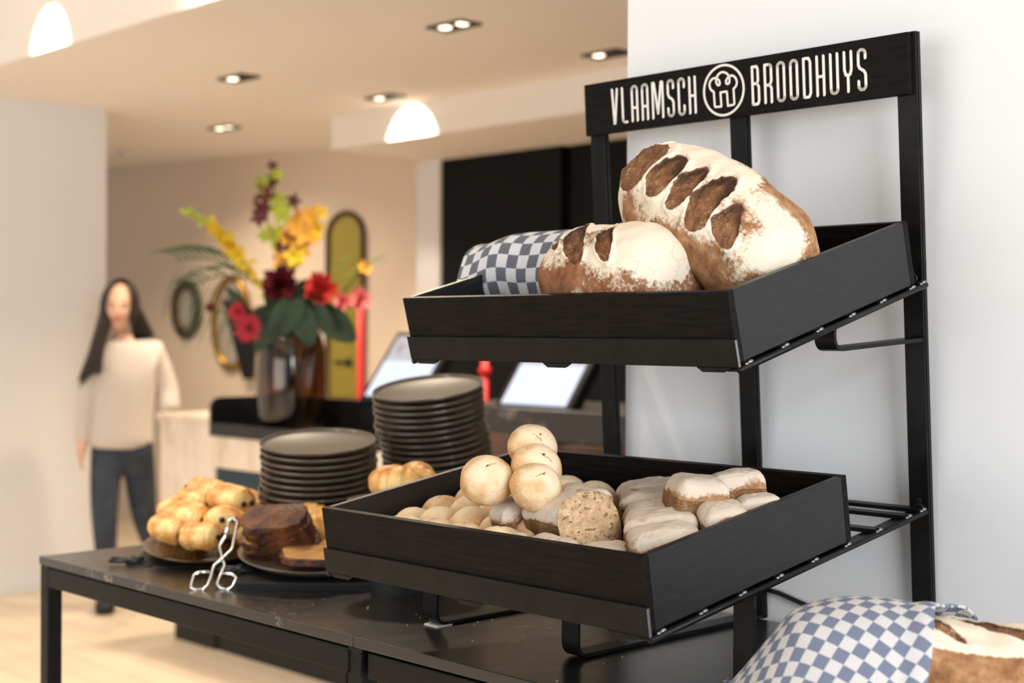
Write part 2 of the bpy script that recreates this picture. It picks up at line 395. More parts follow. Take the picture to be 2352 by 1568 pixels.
# warm lamps over buffet table and flowers
spot('buffet_lamp', (-2.0, .9, 2.55), (-.7, -.1, 1.0), 34, WARM, 75, .5, .06)
spot('buffet_lamp', (-1.25, -.9, 2.9), (-1.0, .0, 1.0), 22, WARM, 60, .6, .06)
spot('counter_lamp', (-3.3, 1.2, 2.95), (-3.6, 2.1, 1.2), 80, WARM, 70, .6, .06)
spot('far_lamp', (-6.8, 2.9, 2.55), (-6.6, 3.6, .8), 60, WARM, 120, .8, .08)

b = nb(); lathe(b, [(0, -.05), (.03, -.05), (.04, -.03), (.05, -.028), (.05, 0)], 20)
o = link('smoke_detector', b, mat('white_plastic', lin((225, 220, 214)), .5), loc=onz(290, 345, ZC)); tag(o, 'small round white smoke detector on the ceiling at far left', 'smoke detector')

# ------------------------------------------------------------------ buffet table
t = empty('buffet_table', 'long black steel buffet table with black marbled top', 'table', (0, 0, 0))
X0, XJ, X1 = -1.458, -.444, 1.0; YF = -.312
link('tabletop', bx(b2((X0, YF, TZ-.016), (XJ-.0006, .47, TZ))), [TOPM], t, False, .0012)
link('tabletop', bx(b2((XJ+.0006, YF, TZ-.016), (X1, .236, TZ))), [TOPM], t, False, .0012)
for a, c in ((X0, XJ), (XJ, X1)):
    yb = .455 if a == X0 else .225
    link('apron', bx(b2((a+.03, YF+.004, TZ-.058), (c-(.015 if a == X0 else .03), YF+.034, TZ-.0205))), LEGM, t, False, .0015)
    link('apron', bx(b2((a+.03, yb-.03, TZ-.058), (c-.015, yb, TZ-.0205))), LEGM, t, False, .0015)
    link('apron', bx(b2((a+(.0 if a == X0 else .0)+.001, YF+.034, TZ-.058), (a+.03, yb-.03, TZ-.0205))), LEGM, t, False, .0015)
link('apron', bx(b2((X1-.03, YF+.034, TZ-.058), (X1, .195, TZ-.0205))), LEGM, t, False, .0015)
for x, yb in ((X0, .455), (XJ-.015, .455), (X1-.03, .225)):
    for y in (YF+.003, yb-.03):
        link('leg', bx(b2((x, y, 0), (x+.031, y+.031, TZ-.0165))), LEGM, t, False, .0015)
for sd in (0, 1):
    b = nb(); tube(b, [(XJ-.015 + sd*.031 + .0006*(-1)**k, YF+.002, TZ-.024-k*.0045) for k in range(8)], [.0022, .003, .0021, .0031, .0022, .003, .0022, .0026], 8); link('weld_seam', b, LEGM, t)
b = nb(); rnd = random.Random(3)
for k in range(70):
    if k < 40: x, y = rnd.uniform(.02, .3), rnd.uniform(-.2, .15)
    else: x, y = rnd.uniform(-.75, .1), rnd.uniform(-.29, .15)
    s = rnd.uniform(.0006, .0018); blob(b, (x, y, TZ+s*.5), (s, s*rnd.uniform(.5, 1), s*.6), 6)
tag(link('bread_crumbs', b, mat('crumbs', lin((206, 176, 132)), .9)), 'scattered pale bread crumbs on the black table top', 'crumbs', None, 'stuff')

# ------------------------------------------------------------------ bread rack
SL = .068; YP = .2379
pd = Vector((0, -SL, 1)).normalized(); pn = Vector((0, -1, -SL)).normalized()
def pp(x, z, off=0): return Vector((x, YP - SL*z, TZ+z)) + pn*off
rk = empty('bread_display_rack', 'black two-tier metal bread display rack with wooden name board', 'display rack')
POSTX = [(-.4371), (-.1424), (.1513)]; PW = .031; ZT = .868
def postM(x): return frame(pp(x+PW/2, 0), Vector((1, 0, 0)), -pn, pd)
for x in POSTX:
    b = nb(); box(b, (0, .003, ZT/2/pd.z), (PW, .006, ZT/pd.z)); box(b, (PW/2-.004, .0075, ZT/2/pd.z), (.008, .011, ZT/pd.z))
    link('post', b, STEEL, rk, False, .001, M=postM(x))
SGM = frame(Vector((-.4379, .2275-SL*.7795, TZ+.7795)), Vector((1, 0, 0)), -pn, pd)
SW, SH = .615, .0862
sb = link('sign_board', bx(((SW/2, .0055, SH/2+.0005), (SW, .011, SH))), WOOD, rk, False, .0012, M=SGM)
b = nb()
for x in POSTX: box(b, (x+.4379+PW/2, .0115, SH/2), (PW*.9, .003, SH*.95))
link('sign_bracket', b, STEEL, rk, False, M=SGM)

# lettering: rounded condensed strokes, thin raised print
def stroke(bm, pts, w, closed=False, th=.0007):
    n = len(pts)
    for i in range(n if closed else n-1):
        a, c = Vector(pts[i]), Vector(pts[(i+1) % n]); d = c-a; L = d.length
        if L < 1e-6: continue
        d /= L; q = Vector((-d.y, d.x))*w/2
        A = [a+q, a-q, c-q, c+q]
        lo = [bm.verts.new((p.x, -.0001, p.y)) for p in A]; hi = [bm.verts.new((p.x, -th, p.y)) for p in A]
        bm.faces.new(hi)
        for k in range(4): bm.faces.new((lo[k], lo[(k+1) % 4], hi[(k+1) % 4], hi[k]))
    for p in pts:
        ring = [bm.verts.new((p[0]+w/2*math.cos(2*PI*k/14), -th-.00012, p[1]+w/2*math.sin(2*PI*k/14))) for k in range(14)]
        bm.faces.new(ring)
def arc(cx, cy, r, a0, a1, n=7): return [(cx+r*math.cos(math.radians(a0+(a1-a0)*i/n)), cy+r*math.sin(math.radians(a0+(a1-a0)*i/n))) for i in range(n+1)]
R_ = .13
def glyph(ch, w, h):
    r = min(R_*h, w/2)
    TL = arc(r, h-r, r, 180, 90); TR = arc(w-r, h-r, r, 90, 0); BL = arc(r, r, r, 180, 270); BR = arc(w-r, r, r, 270, 360)
    m = h*.48
    return {
        'V': [[(0, h), (w*.30, 0), (w*.42, 0), (w, h)]],
        'L': [[(0, h), (0, r)] + BL + [(w, 0)]],
        'A': [[(0, 0)] + [(0, h-r)] + TL + TR + [(w, 0)], [(0, h*.38), (w, h*.38)]],
        'M': [[(0, 0), (0, h), (w*.15, h), (w*.5, h*.12), (w*.85, h), (w, h), (w, 0)]],
        'S': [[(w, h*.78)] + TR[::-1] + TL[::-1] + [(0, h*.62), (w*.2, h*.54), (w*.8, h*.46), (w, h*.38)] + BR[::-1] + BL[::-1] + [(0, h*.22)]],
        'C': [[(w, h*.76)] + TR[::-1] + TL[::-1] + BL + BR + [(w, h*.24)]],
        'H': [[(0, 0), (0, h)], [(w, 0), (w, h)], [(0, m), (w, m)]],
        'B': [[(0, 0), (0, h), (w*.72, h), (w*.88, h*.93), (w*.9, h*.62), (w*.7, h*.55), (0, h*.55)], [(w*.7, h*.55), (w, h*.46), (w, h*.08), (w*.8, 0), (0, 0)]],
        'R': [[(0, 0), (0, h)] + [(w*.7, h)] + arc(w-r*.8, h-r*.8, r*.8, 90, 0) + [(w, h*.56), (w*.75, h*.46), (0, h*.46)], [(w*.7, h*.46), (w, h*.38), (w, 0)]],
        'O': [TL + TR + arc(w-r, r, r, 0, -90) + arc(r, r, r, -90, -180) + [TL[0]]],
        'D': [[(0, 0), (0, h), (w*.75, h)] + [(w, h*.90), (w, h*.10), (w*.75, 0), (0, 0)]],
        'U': [[(0, h), (0, r)] + BL + BR + [(w, h)]],
        'Y': [[(0, h), (0, h*.55), (w*.2, h*.42), (w*.8, h*.42), (w, h*.55), (w, h)], [(w*.5, h*.42), (w*.5, 0)]],
    }[ch]
def word(text, x0, x1, z0, h):
    widths = {'M': 1.9, 'L': .9}
    gap = 1.02; tot = sum(widths.get(c, 1) for c in text) + gap*(len(text)-1); u = (x1-x0)/tot
    bm = nb(); x = x0
    for c in text:
        w = widths.get(c, 1)*u
        for pts in glyph(c, w, h): stroke(bm, [(x+px, z0+pz) for px, pz in pts], .0041)
        x += w + gap*u
    return bm
SX = .4379
link('lettering', word('VLAAMSCH', -.3745+SX, -.1995+SX, .0155, .056), WHITEPT, sb, False)
link('lettering', word('BROODHUYS', -.0885+SX, .1085+SX, .0155, .0565), WHITEPT, sb, False)
ex, ez = SX-.1435, .0437
b = nb(); stroke(b, arc(ex, ez, .0383, 0, 360, 60)[:-1], .0036, True)
raw = [(420, 850), (432, 1200), (445, 1235), (590, 1220), (578, 870), (730, 845), (745, 1200), (880, 1172), (897, 1150), (888, 780), (940, 730), (970, 650), (972, 590),
       (945, 510), (900, 465), (860, 450), (790, 480), (745, 530), (718, 590), (720, 640), (755, 662), (790, 640), (803, 580), (800, 520), (790, 465), (750, 405), (700, 375), (650, 365), (600, 378), (550, 415), (510, 475),
       (488, 540), (483, 590), (495, 650), (530, 697), (565, 680), (573, 630), (555, 570), (510, 525), (450, 512), (395, 535), (350, 585), (325, 650), (323, 720), (345, 790), (380, 830)]
em = [(ex + (x-655)/470*.0383, ez - ((y-815)+.155*(x-655))/618*.0383) for x, y in raw]
stroke(b, em, .0033, True)
link('emblem', b, WHITEPT, sb, False)

def trayframe(O, tilt):
    tt = math.radians(tilt); return frame(Vector(O), Vector((1, 0, 0)), Vector((0, math.cos(tt), math.sin(tt))), Vector((0, -math.sin(tt), math.cos(tt))))
TW, TD, TH = .60, .4126, .0887
LO = trayframe((-.4212, -.3868, .1967+TZ), 9.1473); UPF = trayframe((-.4112, -.2485, .4964+TZ), 14.9386)
def shelf(F, bend):
    n0 = -TH-.0065
    # rails run back to the posts
    def ylen(x): 
        A = F @ Vector((x, 0, n0)); d = (F.to_3x3() @ Vector((0, 1, 0)))
        # solve A+d*k on plane Y = YP - SL*(z-TZ)
        return ((YP - SL*(A.z-TZ)) - A.y)/(d.y + SL*d.z)
    yl = ylen(0)
    for x, s in ((-.001, 1), (TW+.001, -1)):
        link('rail', bx(((x+s*.012, yl/2-.001, n0-.002), (.024, yl-.004, .004))), STEEL, rk, False, .0008, M=F)
        b = nb(); tube(b, [(x, -.002, n0-.001), (x, yl-.004, n0-.001)], .0042, 10); link('rail_rod', b, STEEL, rk, M=F)
    ys = []
    y = .012
    while y < yl-.005:
        link('slat', bx(((TW/2, y+.006, n0+.003), (TW-.004, .013, .006))), STEEL, rk, False, .0006, M=F); ys.append(y+.006); y += .0765
    ys.append(yl-.012); link('slat', bx(((TW/2, yl-.012, n0+.003), (TW-.004, .013, .006))), STEEL, rk, False, .0006, M=F)
    for x in (-.001, TW+.001):
        for yy in ys:
            b = nb(); blob(b, (x, yy+.004, n0+.0036), (.0030, .0052, .0026), 8); blob(b, (x+.0006, yy-.0042, n0+.0030), (.0024, .0044, .0020), 8)
            link('weld', b, RAW, rk, M=F)
    b = nb(); box(b, (TW/2, -.0025, -TH-.004+.0175), (TW+.006, .003, .035))
    lip = link('front_lip', b, STEEL, rk, False, .0008, M=F)
    for x in (.032, .30, .565):
        b = nb(); A_ = [b.verts.new((x+dx, yy, -TH-.0042-dz)) for yy in (-.0042, .001) for dx, dz in ((-.026, 0), (.026, 0), (.015, .0058), (-.018, .0058))]
        for f_ in ((0, 1, 2, 3), (7, 6, 5, 4), (0, 4, 5, 1), (1, 5, 6, 2), (2, 6, 7, 3), (3, 7, 4, 0)): b.faces.new([A_[q] for q in f_])
        link('lip_tab', b, STEEL, lip, False)
    b = nb(); box(b, (TW+.0033, -.0025, -TH+.0135), (.0008, .0034, .033)); tag(link('lip_end', b, RAW, lip, False), 'bright strip for the light caught on the lip end')  # raw metal strip paints the glint on the lip's cut edge
for F in (LO, UPF): shelf(F, 0)
def bracket(x, pts, th=.0055):
    # flat bar bent with a rounded corner, in the YZ plane
    P = [Vector((x, *p)) for p in pts]; out = [P[0]]
    rr = .02; A, B, C = P
    d1 = (A-B).normalized(); d2 = (C-B).normalized()
    for k in range(9):
        s = k/8; out.append((B+d1*rr)*(1-s)**2 + B*2*s*(1-s) + (B+d2*rr)*s*s)
    out.append(C); b = nb(); tube(b, out, 0, rect=(PW, th), ref=(1, 0, 0)); return b
def under(F, Y):
    A = F @ Vector((0, 0, -TH-.0115)); d = F.to_3x3() @ Vector((0, 1, 0)); return A.z + d.z*(Y-A.y)/d.y
for i, x in enumerate(POSTX):
    xc = x+PW/2
    f = link('foot', bracket(xc, [(YP-.002, TZ+.0045), (-.181, TZ+.0045), (-.181, under(LO, -.181))]), STEEL, rk, False, .0006)
    if i == 0:
        tag(link('pad', bx(((xc, -.166, TZ+.0009), (PW, .03, .0016))), WHITEPT, f, False), 'thin white pad under the foot')
    link('bracket', bracket(xc, [(YP-SL*.44-.002, 1.3795), (-.012, 1.366), (-.012, under(UPF, -.012))]), STEEL, rk, False, .0006)
    for z in (.525, .20):
        b = nb(); Mx = frame(pp(xc, z, .0005), Vector((1, 0, 0)), pd, pn)
        lathe(b, [(.0035, 0), (.0075, .0012), (.0085, 0)], 16, Mx); lathe(b, [(0, .0004), (.0042, .0004), (.005, 0)], 12, Mx @ Matrix.Translation((0, .011, 0)))
        link('keyhole', b, BLKPLASTIC, rk)

def tray(F, label):
    r = empty('bread_tray', label, 'tray', M=F, group='black wooden bread trays')
    th = .0115
    link('front_panel', bx(b2((0, 0, -TH), (TW, th, 0))), WOOD, r, False, .0012)
    link('back_panel', bx(b2((0, TD-th, -TH), (TW, TD, 0))), WOOD, r, False, .0012)
    WR = WOOD
    for x in (0, TW-th):
        link('side_panel', bx(b2((x, th, -TH), (x+th, TD-th, -.0003))), WOODY, r, False, .0012)
    link('bottom_panel', bx(b2((th, th, -TH), (TW-th, TD-th, -TH+.006))), WOOD, r, False)
    return r
WOODY = mat('black_stained_oak_daylit', (.0045, .0042, .0044), .40, spec=.5, col2=(.0085, .009, .0105), vs=7, vsc=(30, 2.5, 30), bmp=.35, bs=16, bd=.0006, rv=.2)  # grain along y; bluish tone paints in window daylight on the tray sides
tray(LO, 'lower black wooden tray holding buns and split brown loaves'); tray(UPF, 'upper tilted black wooden tray holding the large floured loaves')

b = nb(); pts = [ony(1757, 1352, .244), ony(1790, 1362, .244), ony(1830, 1380, .244), ony(1880, 1402, .244), ony(1940, 1425, .244), ony(2100, 1440, .244)]
tube(b, pts, .004, 8); tag(link('power_cable', b, BLKPLASTIC), 'thin black cable running along the white wall behind the rack', 'cable')

# ------------------------------------------------------------------ bread
def sstep(a, b, x):
    t = min(1, max(0, (x-a)/(b-a))); return t*t*(3-2*t)
def setmask(me, cols):
    a = me.color_attributes.new('mask', 'FLOAT_COLOR', 'POINT'); a.data.foreach_set('color', np.array(cols, dtype=np.float32).ravel())
def mesh_from(name, V, F):
    me = bpy.data.meshes.new(name); me.from_pydata(V, [], F); me.update(); return me
def wrapfaces(nu, nv):
    F = [(i*nv+j, i*nv+(j+1) % nv, (i+1)*nv+(j+1) % nv, (i+1)*nv+j) for i in range(nu-1) for j in range(nv)]
    return F
def loaf_surface(L, Wd, H, seed, pe=.5, bow=0):
    so = Vector((seed*3.7, seed*1.3, seed*.7))
    def P(ph, th, extra=0):
        tap = max(0, math.sin(ph))**pe
        c, s = math.cos(th), math.sin(th)
        x = -L/2*math.copysign(abs(math.cos(ph))**.85, math.cos(ph))
        y = Wd/2*tap*math.copysign(abs(c)**.85, c); z = H/2*tap*math.copysign(abs(s)**.9, s)
        p = Vector((x, y, z))
        k = 1 + .07*noise.noise(p*14+so) + .035*noise.noise(p*38+so) + extra
        p = Vector((p.x, p.y*k, p.z*k))
        lim = -H*.36
        if p.z < lim: p.z = lim + (p.z-lim)*.18
        p.y += bow*math.cos(ph)**2
        return p
    return P
def loaf(name, L, Wd, H, scores, flour, seed, nu=230, nv=190, pe=.5, bow=0):
    """score = (x along axis, angle centre, half length in angle, half width, tilt, depth, burnt)"""
    P = loaf_surface(L, Wd, H, seed, pe, bow); V = []; C = []; so = Vector((seed*2.1, 5.5, seed))
    for i in range(nu):
        ph = PI*(.004+.992*i/(nu-1))
        for j in range(nv):
            th = 2*PI*j/nv; p0 = P(ph, th)
            g = 0; burn = 0; ex = 0
            for (xs, t0, dt, hw, tilt, dep, bu) in scores:
                a = (th-t0)
                w = noise.noise(p0*32+so)*.16 + noise.noise(p0*110+so)*.08
                sx = (p0.x-xs-tilt*a)/hw; sa = a/dt
                e = math.sqrt(max(0, sx*sx + sa*sa*(1 + .25*max(-1, min(1, sa))))) + w
                m = sstep(1.06, .90, e)
                if m > 0:
                    g = max(g, m); ex += m*(dep*(1-sx*.35) + .045*noise.noise(p0*85+so) + .03*noise.noise(p0*200+so))
                    burn = max(burn, bu*m*sstep(.25, .8, -sa*.75 + abs(sx)*.55))
                rim = sstep(.20, 0, abs(e-1.10)); ex += rim*.05*(1 if sx > 0 else .5)
            V.append(P(ph, th, ex)); C.append((flour(p0.x/L*2, th, p0), g, min(1, burn), 1))
    n0 = len(V); F = wrapfaces(nu, nv)
    F.append(tuple(range(nv))[::-1]); F.append(tuple(range(n0-nv, n0)))
    me = mesh_from(name, V, F); setmask(me, C); return me
def fl_big(s, th, p):
    top = sstep(.45, .95, math.sin(th)); side = math.cos(th)
    f = .26 + .55*top + .28*sstep(.1, .8, -s)*sstep(-.5, .5, math.sin(th)) - .22*sstep(.2, .9, s)*0
    f += .6*sstep(-.60, -.92, s)*sstep(-.6, -.1, math.sin(th))
    f += .45*noise.noise(p*16+Vector((3, 8, 1))) - .24*sstep(.0, .6, s)
    f -= .75*sstep(.15, .0, abs(math.sin(th)-.02-.2*s))*sstep(-.75, -.25, s)*sstep(1, .6, s)*(1 if side < 0 else 0)
    return max(-.4, min(1.3, f))
D2 = PI/180
me = loaf('big', .340, .172, .152, [(-.122, 108*D2, .58, .038, .0, .06, .25), (-.057, 104*D2, .40, .025, .014, -.005, .9), (-.006, 102*D2, .43, .021, .016, -.015, .9),
      (.045, 104*D2, .54, .025, .022, -.015, .95), (.100, 110*D2, .38, .020, .034, -.005, .8), (-.168, 66*D2, .42, .02, -.02, .08, .4)], fl_big, 1.0)
def axisM(c, yaw, pitch, roll=0): return Matrix.Translation(c) @ Matrix.Rotation(math.radians(yaw), 4, 'Z') @ Matrix.Rotation(math.radians(pitch), 4, 'Y') @ Matrix.Rotation(math.radians(roll), 4, 'X')
Pl = UPF @ Vector((.500, .185, .020)); Pu = ony(1570, 464, -.045); BA = (Pl-Pu).normalized(); BY = Vector((0, 0, 1)).cross(BA).normalized()
BIGM = frame((Pl+Pu)/2, BA, BY, BA.cross(BY)) @ Matrix.Rotation(math.radians(40), 4, 'X')
o = linkm('bread_loaf', me, BREAD, M=BIGM); tag(o, 'largest floured loaf with five scores, propped up leaning in the upper tray', 'bread', 'floured loaves in the upper tray')
def fl_med(s, th, p):
    f = .14 + .58*sstep(.3, .9, math.sin(th)) + .22*sstep(-.2, .6, s) - .8*sstep(-.45, -.85, s)*sstep(.6, .1, math.sin(th)) + .35*noise.noise(p*15+Vector((9, 1, 4)))
    return max(-.4, min(1.2, f))
me = loaf('med', .232, .168, .148, [(-.030, 116*D2, .56, .023, .055, -.005, .85), (.030, 118*D2, .46, .016, .05, -.012, .9), (-.078, 108*D2, .36, .013, .05, -.005, .6)], fl_med, 2.3, pe=.55)
MEDM = axisM(ony(1424, 640, -.150), -4, 3, 20)
o = linkm('bread_loaf', me, BREADD, M=MEDM); tag(o, 'rounder dark loaf with two deep scores at the front of the upper tray', 'bread', 'floured loaves in the upper tray')
me = loaf('wr', .43, .113, .113, [], lambda s, th, p: .12+.2*noise.noise(p*12), 3.1, 120, 90, pe=.32)
WC = ony(1265, 600, -.03); WC.z = 1.476; WC.x += .05; WM = axisM(WC, 0, -2.2, 0)
o = linkm('bread_loaf', me, BREADD, M=WM); tag(o, 'brown loaf wrapped in a checked towel at the left of the upper tray', 'bread', 'floured loaves in the upper tray')
# towel wrapped over the loaf
def cloth(name, fn, nu, nv, mat_, uvs, label, group=None, M=None, thick=.0016):
    """fn(i,j)->Vector; uv by arc length divided by the square size"""
    G = [[fn(i/(nu-1), j/(nv-1)) for j in range(nv)] for i in range(nu)]
    U = np.zeros((nu, nv)); V_ = np.zeros((nu, nv))
    for i in range(nu):
        for j in range(nv):
            if i: U[i, j] = U[i-1, j] + (G[i][j]-G[i-1][j]).length
            if j: V_[i, j] = V_[i, j-1] + (G[i][j]-G[i][j-1]).length
    U[:] = U.mean(axis=1)[:, None]*.5 + U*.5
    V_ = V_ - V_[:, nv//2][:, None]
    F = [(i*nv+j, (i+1)*nv+j, (i+1)*nv+j+1, i*nv+j+1) for i in range(nu-1) for j in range(nv-1)]
    me = mesh_from(name, [p for r in G for p in r], F)
    uv = me.uv_layers.new(name='UVMap')
    rot = math.radians(uvs[1]); c, s = math.cos(rot), math.sin(rot)
    for l in me.loops:
        i, j = divmod(l.vertex_index, nv); a, b_ = (U[i, j]+50)/uvs[0], (V_[i, j]+50)/uvs[0]
        uv.data[l.index].uv = (a*c-b_*s, a*s+b_*c)
    o = linkm(name, me, mat_, M=M); md = o.modifiers.new('solidify', 'SOLIDIFY'); md.thickness = thick; md.offset = 1
    tag(o, label, 'towel', group); return o
def wrapfn(a, b):
    th = math.radians(-14 + 244*b); x = -.196 + .366*a
    R = .0655 + .004*noise.noise(Vector((x*14, th*1.2, 1))) + .0025*math.sin(th*2+x*30)
    R -= .006*sstep(.2, 0, a) - .002
    y, z = R*math.cos(th), R*math.sin(th)*1.0
    z = max(z, -.046 + .002*noise.noise(Vector((x*20, y*20, 4))))
    return Vector((x + .006*noise.noise(Vector((0, th*1.5, 3)))*(1 if a < .1 or a > .9 else .4), y, z))
o = cloth('checked_towel', wrapfn, 110, 110, TOWEL, (.0215, 0), 'blue and white checked towel wrapped round the loaf in the upper tray', 'blue checked towels', M=WM)

# buns
def bun_mesh(seed, rx, ry, rz, crack=True):
    V = []; C = []; nu, nv = 44, 56; so = Vector((seed*5.1, seed, 2))
    for i in range(nu):
        ph = PI*(.01+.98*i/(nu-1))
        for j in range(nv):
            th = 2*PI*j/nv
            d = Vector((math.sin(ph)*math.cos(th), math.sin(ph)*math.sin(th), math.cos(ph)))
            k = 1 + .05*noise.noise(d*1.3+so) + .012*noise.noise(d*7+so)
            g = 0
            if crack:
                q = d - Vector((.12*math.sin(seed*9), .12*math.cos(seed*7), 1)).normalized()
                l = abs(q.x*.35 + q.y*.9*math.sin(seed+2) + .05*noise.noise(d*9+so)); rr = q.length
                c = sstep(.05, 0, l)*sstep(.34, .2, rr); k -= .03*c; g = c*.8
            p = Vector((d.x*rx, d.y*ry, (d.z if d.z > 0 else d.z*.75)*rz))*k
            V.append(p); C.append((.32+.42*sstep(.2, .95, d.z)+.5*noise.noise(d*1.6+so), g, .0, 1))
    F = wrapfaces(nu, nv); F.append(tuple(range(nv))); F.append(tuple(range(len(V)-nv, len(V)))[::-1])
    me = mesh_from('bun', V, F); setmask(me, C); return me
BM = [bun_mesh(k+1.3, .037, .036, .034, k % 2 == 0) for k in range(6)]
def LP(x, y, n): return LO @ Vector((x, y, n))
rowname = ['front row', 'second row', 'third row', 'fourth row', 'back row']
colname = ['touching its left side', 'second from its left side', 'third from its left side', 'fourth from its left side', 'beside the brown bread']
rnd = random.Random(11)
for j in range(5):
    for i in range(5):
        if (i, j) in ((4, 3), (4, 4), (4, 2)): continue
        p = LP(.053+.063*i + (.006 if j % 2 else -.002), .052+.064*j+rnd.uniform(-.003, .003), -.047+rnd.uniform(-.004, .004) - (.006 if i == 0 else 0))
        M_ = Matrix.Translation(p) @ Matrix.Rotation(rnd.uniform(0, 6), 4, 'Z') @ Matrix.Rotation(rnd.uniform(-.12, .12), 4, 'X')
        o = linkm('white_bun', BM[(i*3+j) % 6], BUN, M=M_) if (i*3+j) < 6 and not BM[(i*3+j) % 6].materials else None
        if o is None:
            o = bpy.data.objects.new('white_bun', BM[(i*3+j) % 6]); COL.objects.link(o); o.matrix_world = M_
            if not BM[(i*3+j) % 6].materials: BM[(i*3+j) % 6].materials.append(BUN); BM[(i*3+j) % 6].shade_smooth()
        tag(o, 'pale bun in the %s of the lower tray, %s' % (rowname[j], colname[i]), 'bun', 'pale buns in the lower tray')
upb = [((1120, 1105), .20, 1.89, (.0365, .035, .0345), 'whole round pale bun lying highest at the left of the heap', (62, 30)),
       ((1230, 1121), .2, 1.86, (.0355, .034, .032), 'lowest bun of the upright strip of three, beside the cut brown bread', (50, 60)),
       ((1231, 1074), .2, 1.895, (.035, .034, .031), 'middle bun of the upright strip of three', (45, 60)),
       ((1222, 1030), .2, 1.925, (.034, .034, .033), 'top bun of the upright strip of three, highest in the lower tray', (30, 65))]
for k, (p, n, d, r, lab, (tx, rz)) in enumerate(upb):
    me = bun_mesh(20.5+k*1.7, *r); P_ = at(*p, d)
    toC = (CAM-P_).normalized()
    up = (toC*.75 + Vector((0, 0, .6)) + RT*(0 if k == 0 else .35)).normalized(); xa = RT - up*RT.dot(up); xa.normalize()
    o = linkm('white_bun', me, BUN, M=frame(P_, xa, up.cross(xa), up)); tag(o, lab, 'bun', 'pale buns in the lower tray')

# grey-floured rye pieces, split along the creases
def chunk_mesh(sx, sy, sz, seed, ex=.34, flour_top=.5):
    V = []; C = []; nu, nv = 60, 76; so = Vector((seed*3.3, seed*1.7, 1))
    pw = lambda c, e: math.copysign(abs(c)**e, c)
    for i in range(nu):
        ph = PI*(.00001+.99998*(.5-.5*math.cos(PI*i/(nu-1))))
        for j in range(nv):
            th = 2*PI*j/nv
            st, ct = pw(math.sin(ph), ex*1.35), pw(math.cos(ph), ex*1.35)
            d = Vector((st*pw(math.cos(th), ex), st*pw(math.sin(th), ex), ct))
            p = Vector((d.x*sx/2, d.y*sy/2, d.z*sz/2)); side = sstep(.55, -.1, d.z)
            p *= 1 + .09*noise.noise(p*28+so) + side*(.15*noise.noise(p*70+so) + .09*noise.noise(p*190+so)) + .03*noise.noise(p*90+so) + .014*noise.noise(p*220+so)
            V.append(p)
            top = sstep(flour_top-.25, flour_top+.3, d.z + .15*noise.noise(p*50+so))
            C.append((-.2+1.08*top+.35*noise.noise(p*24+so), sstep(.6, .1, top), sstep(.35, 0, top)*.2, 1))
    F = wrapfaces(nu, nv); F.append(tuple(range(nv))); F.append(tuple(range(len(V)-nv, len(V)))[::-1])
    me = mesh_from('chunk', V, F); setmask(me, C); return me
def rye(label, segs, cut=None):
    s0 = segs[0]; R0 = LO @ Matrix.Translation(Vector((s0[0], s0[1], -TH)))
    r = empty('rye_bread', label, 'bread', M=R0, group='split floured rye breads in the lower tray')
    for k, (x, y, n, sx, sy, sz, rz, rx) in enumerate(segs):
        m = Matrix.Translation(Vector((x-s0[0], y-s0[1], n+TH))) @ Matrix.Rotation(math.radians(rz), 4, 'Z') @ Matrix.Rotation(math.radians(rx), 4, 'X')
        linkm('segment', chunk_mesh(sx, sy, sz, x*31+y*17+k), RUSTIC, r, M=m)
    if cut:
        x, y, n, w, h, rz, ry = cut
        m = Matrix.Translation(Vector((x-s0[0], y-s0[1], n+TH))) @ Matrix.Rotation(math.radians(rz), 4, 'Z') @ Matrix.Rotation(math.radians(ry), 4, 'Y')
        b = nb()
        def f(u, v):
            a = 2*PI*v; rr = math.sin(u*PI/2)
            cc, ss = math.copysign(abs(math.cos(a))**.75, math.cos(a)), math.copysign(abs(math.sin(a))**.75, math.sin(a))
            q = Vector((0, rr*w/2*cc, rr*h/2*ss))
            q.x = .012*(1-rr**4) + .0022*noise.noise(q*160) + .002*noise.noise(q*60); return q
        grid(b, f, 26, 64, cv=True); bmesh.ops.remove_doubles(b, verts=b.verts, dist=1e-5)
        tag(link('cut_face', b, CRUMB, r, M=m), 'pale speckled cut crumb face')
    return r
rye('floured brown bread with a pale cut face, beside the buns',
    [(.364, .134, -.022, .104, .092, .092, -12, 9), (.284, .128, -.028, .044, .092, .086, -12, 9), (.402, .050, -.046, .084, .052, .064, -8, 6), (.325, .054, -.048, .046, .052, .060, -8, 6)],
    (.414, .114, -.018, .088, .098, -18, -14))
rye('long split brown bread running from the back to the front right corner', [(.358+.044*k, .300-.046*k, -.040+.003*(k % 2), .094, .0665, .078, 44+(-1)**k*5, 1) for k in range(5)])
rye('low brown bread in front of the long one, at the front rim', [(.462, .085, -.052, .05, .07, .058, -40, 0), (.503, .052, -.055, .048, .065, .056, -40, 0), (.540, .050, -.058, .045, .055, .05, -35, 0)])
rye('square split brown bread at the right side of the lower tray', [(.497, .222, -.012, .082, .072, .092, -38, -12), (.525, .275, -.012, .05, .075, .085, -38, 0), (.553, .205, -.030, .072, .06, .075, -38, 0), (.566, .262, -.030, .04, .06, .07, -38, 0)])

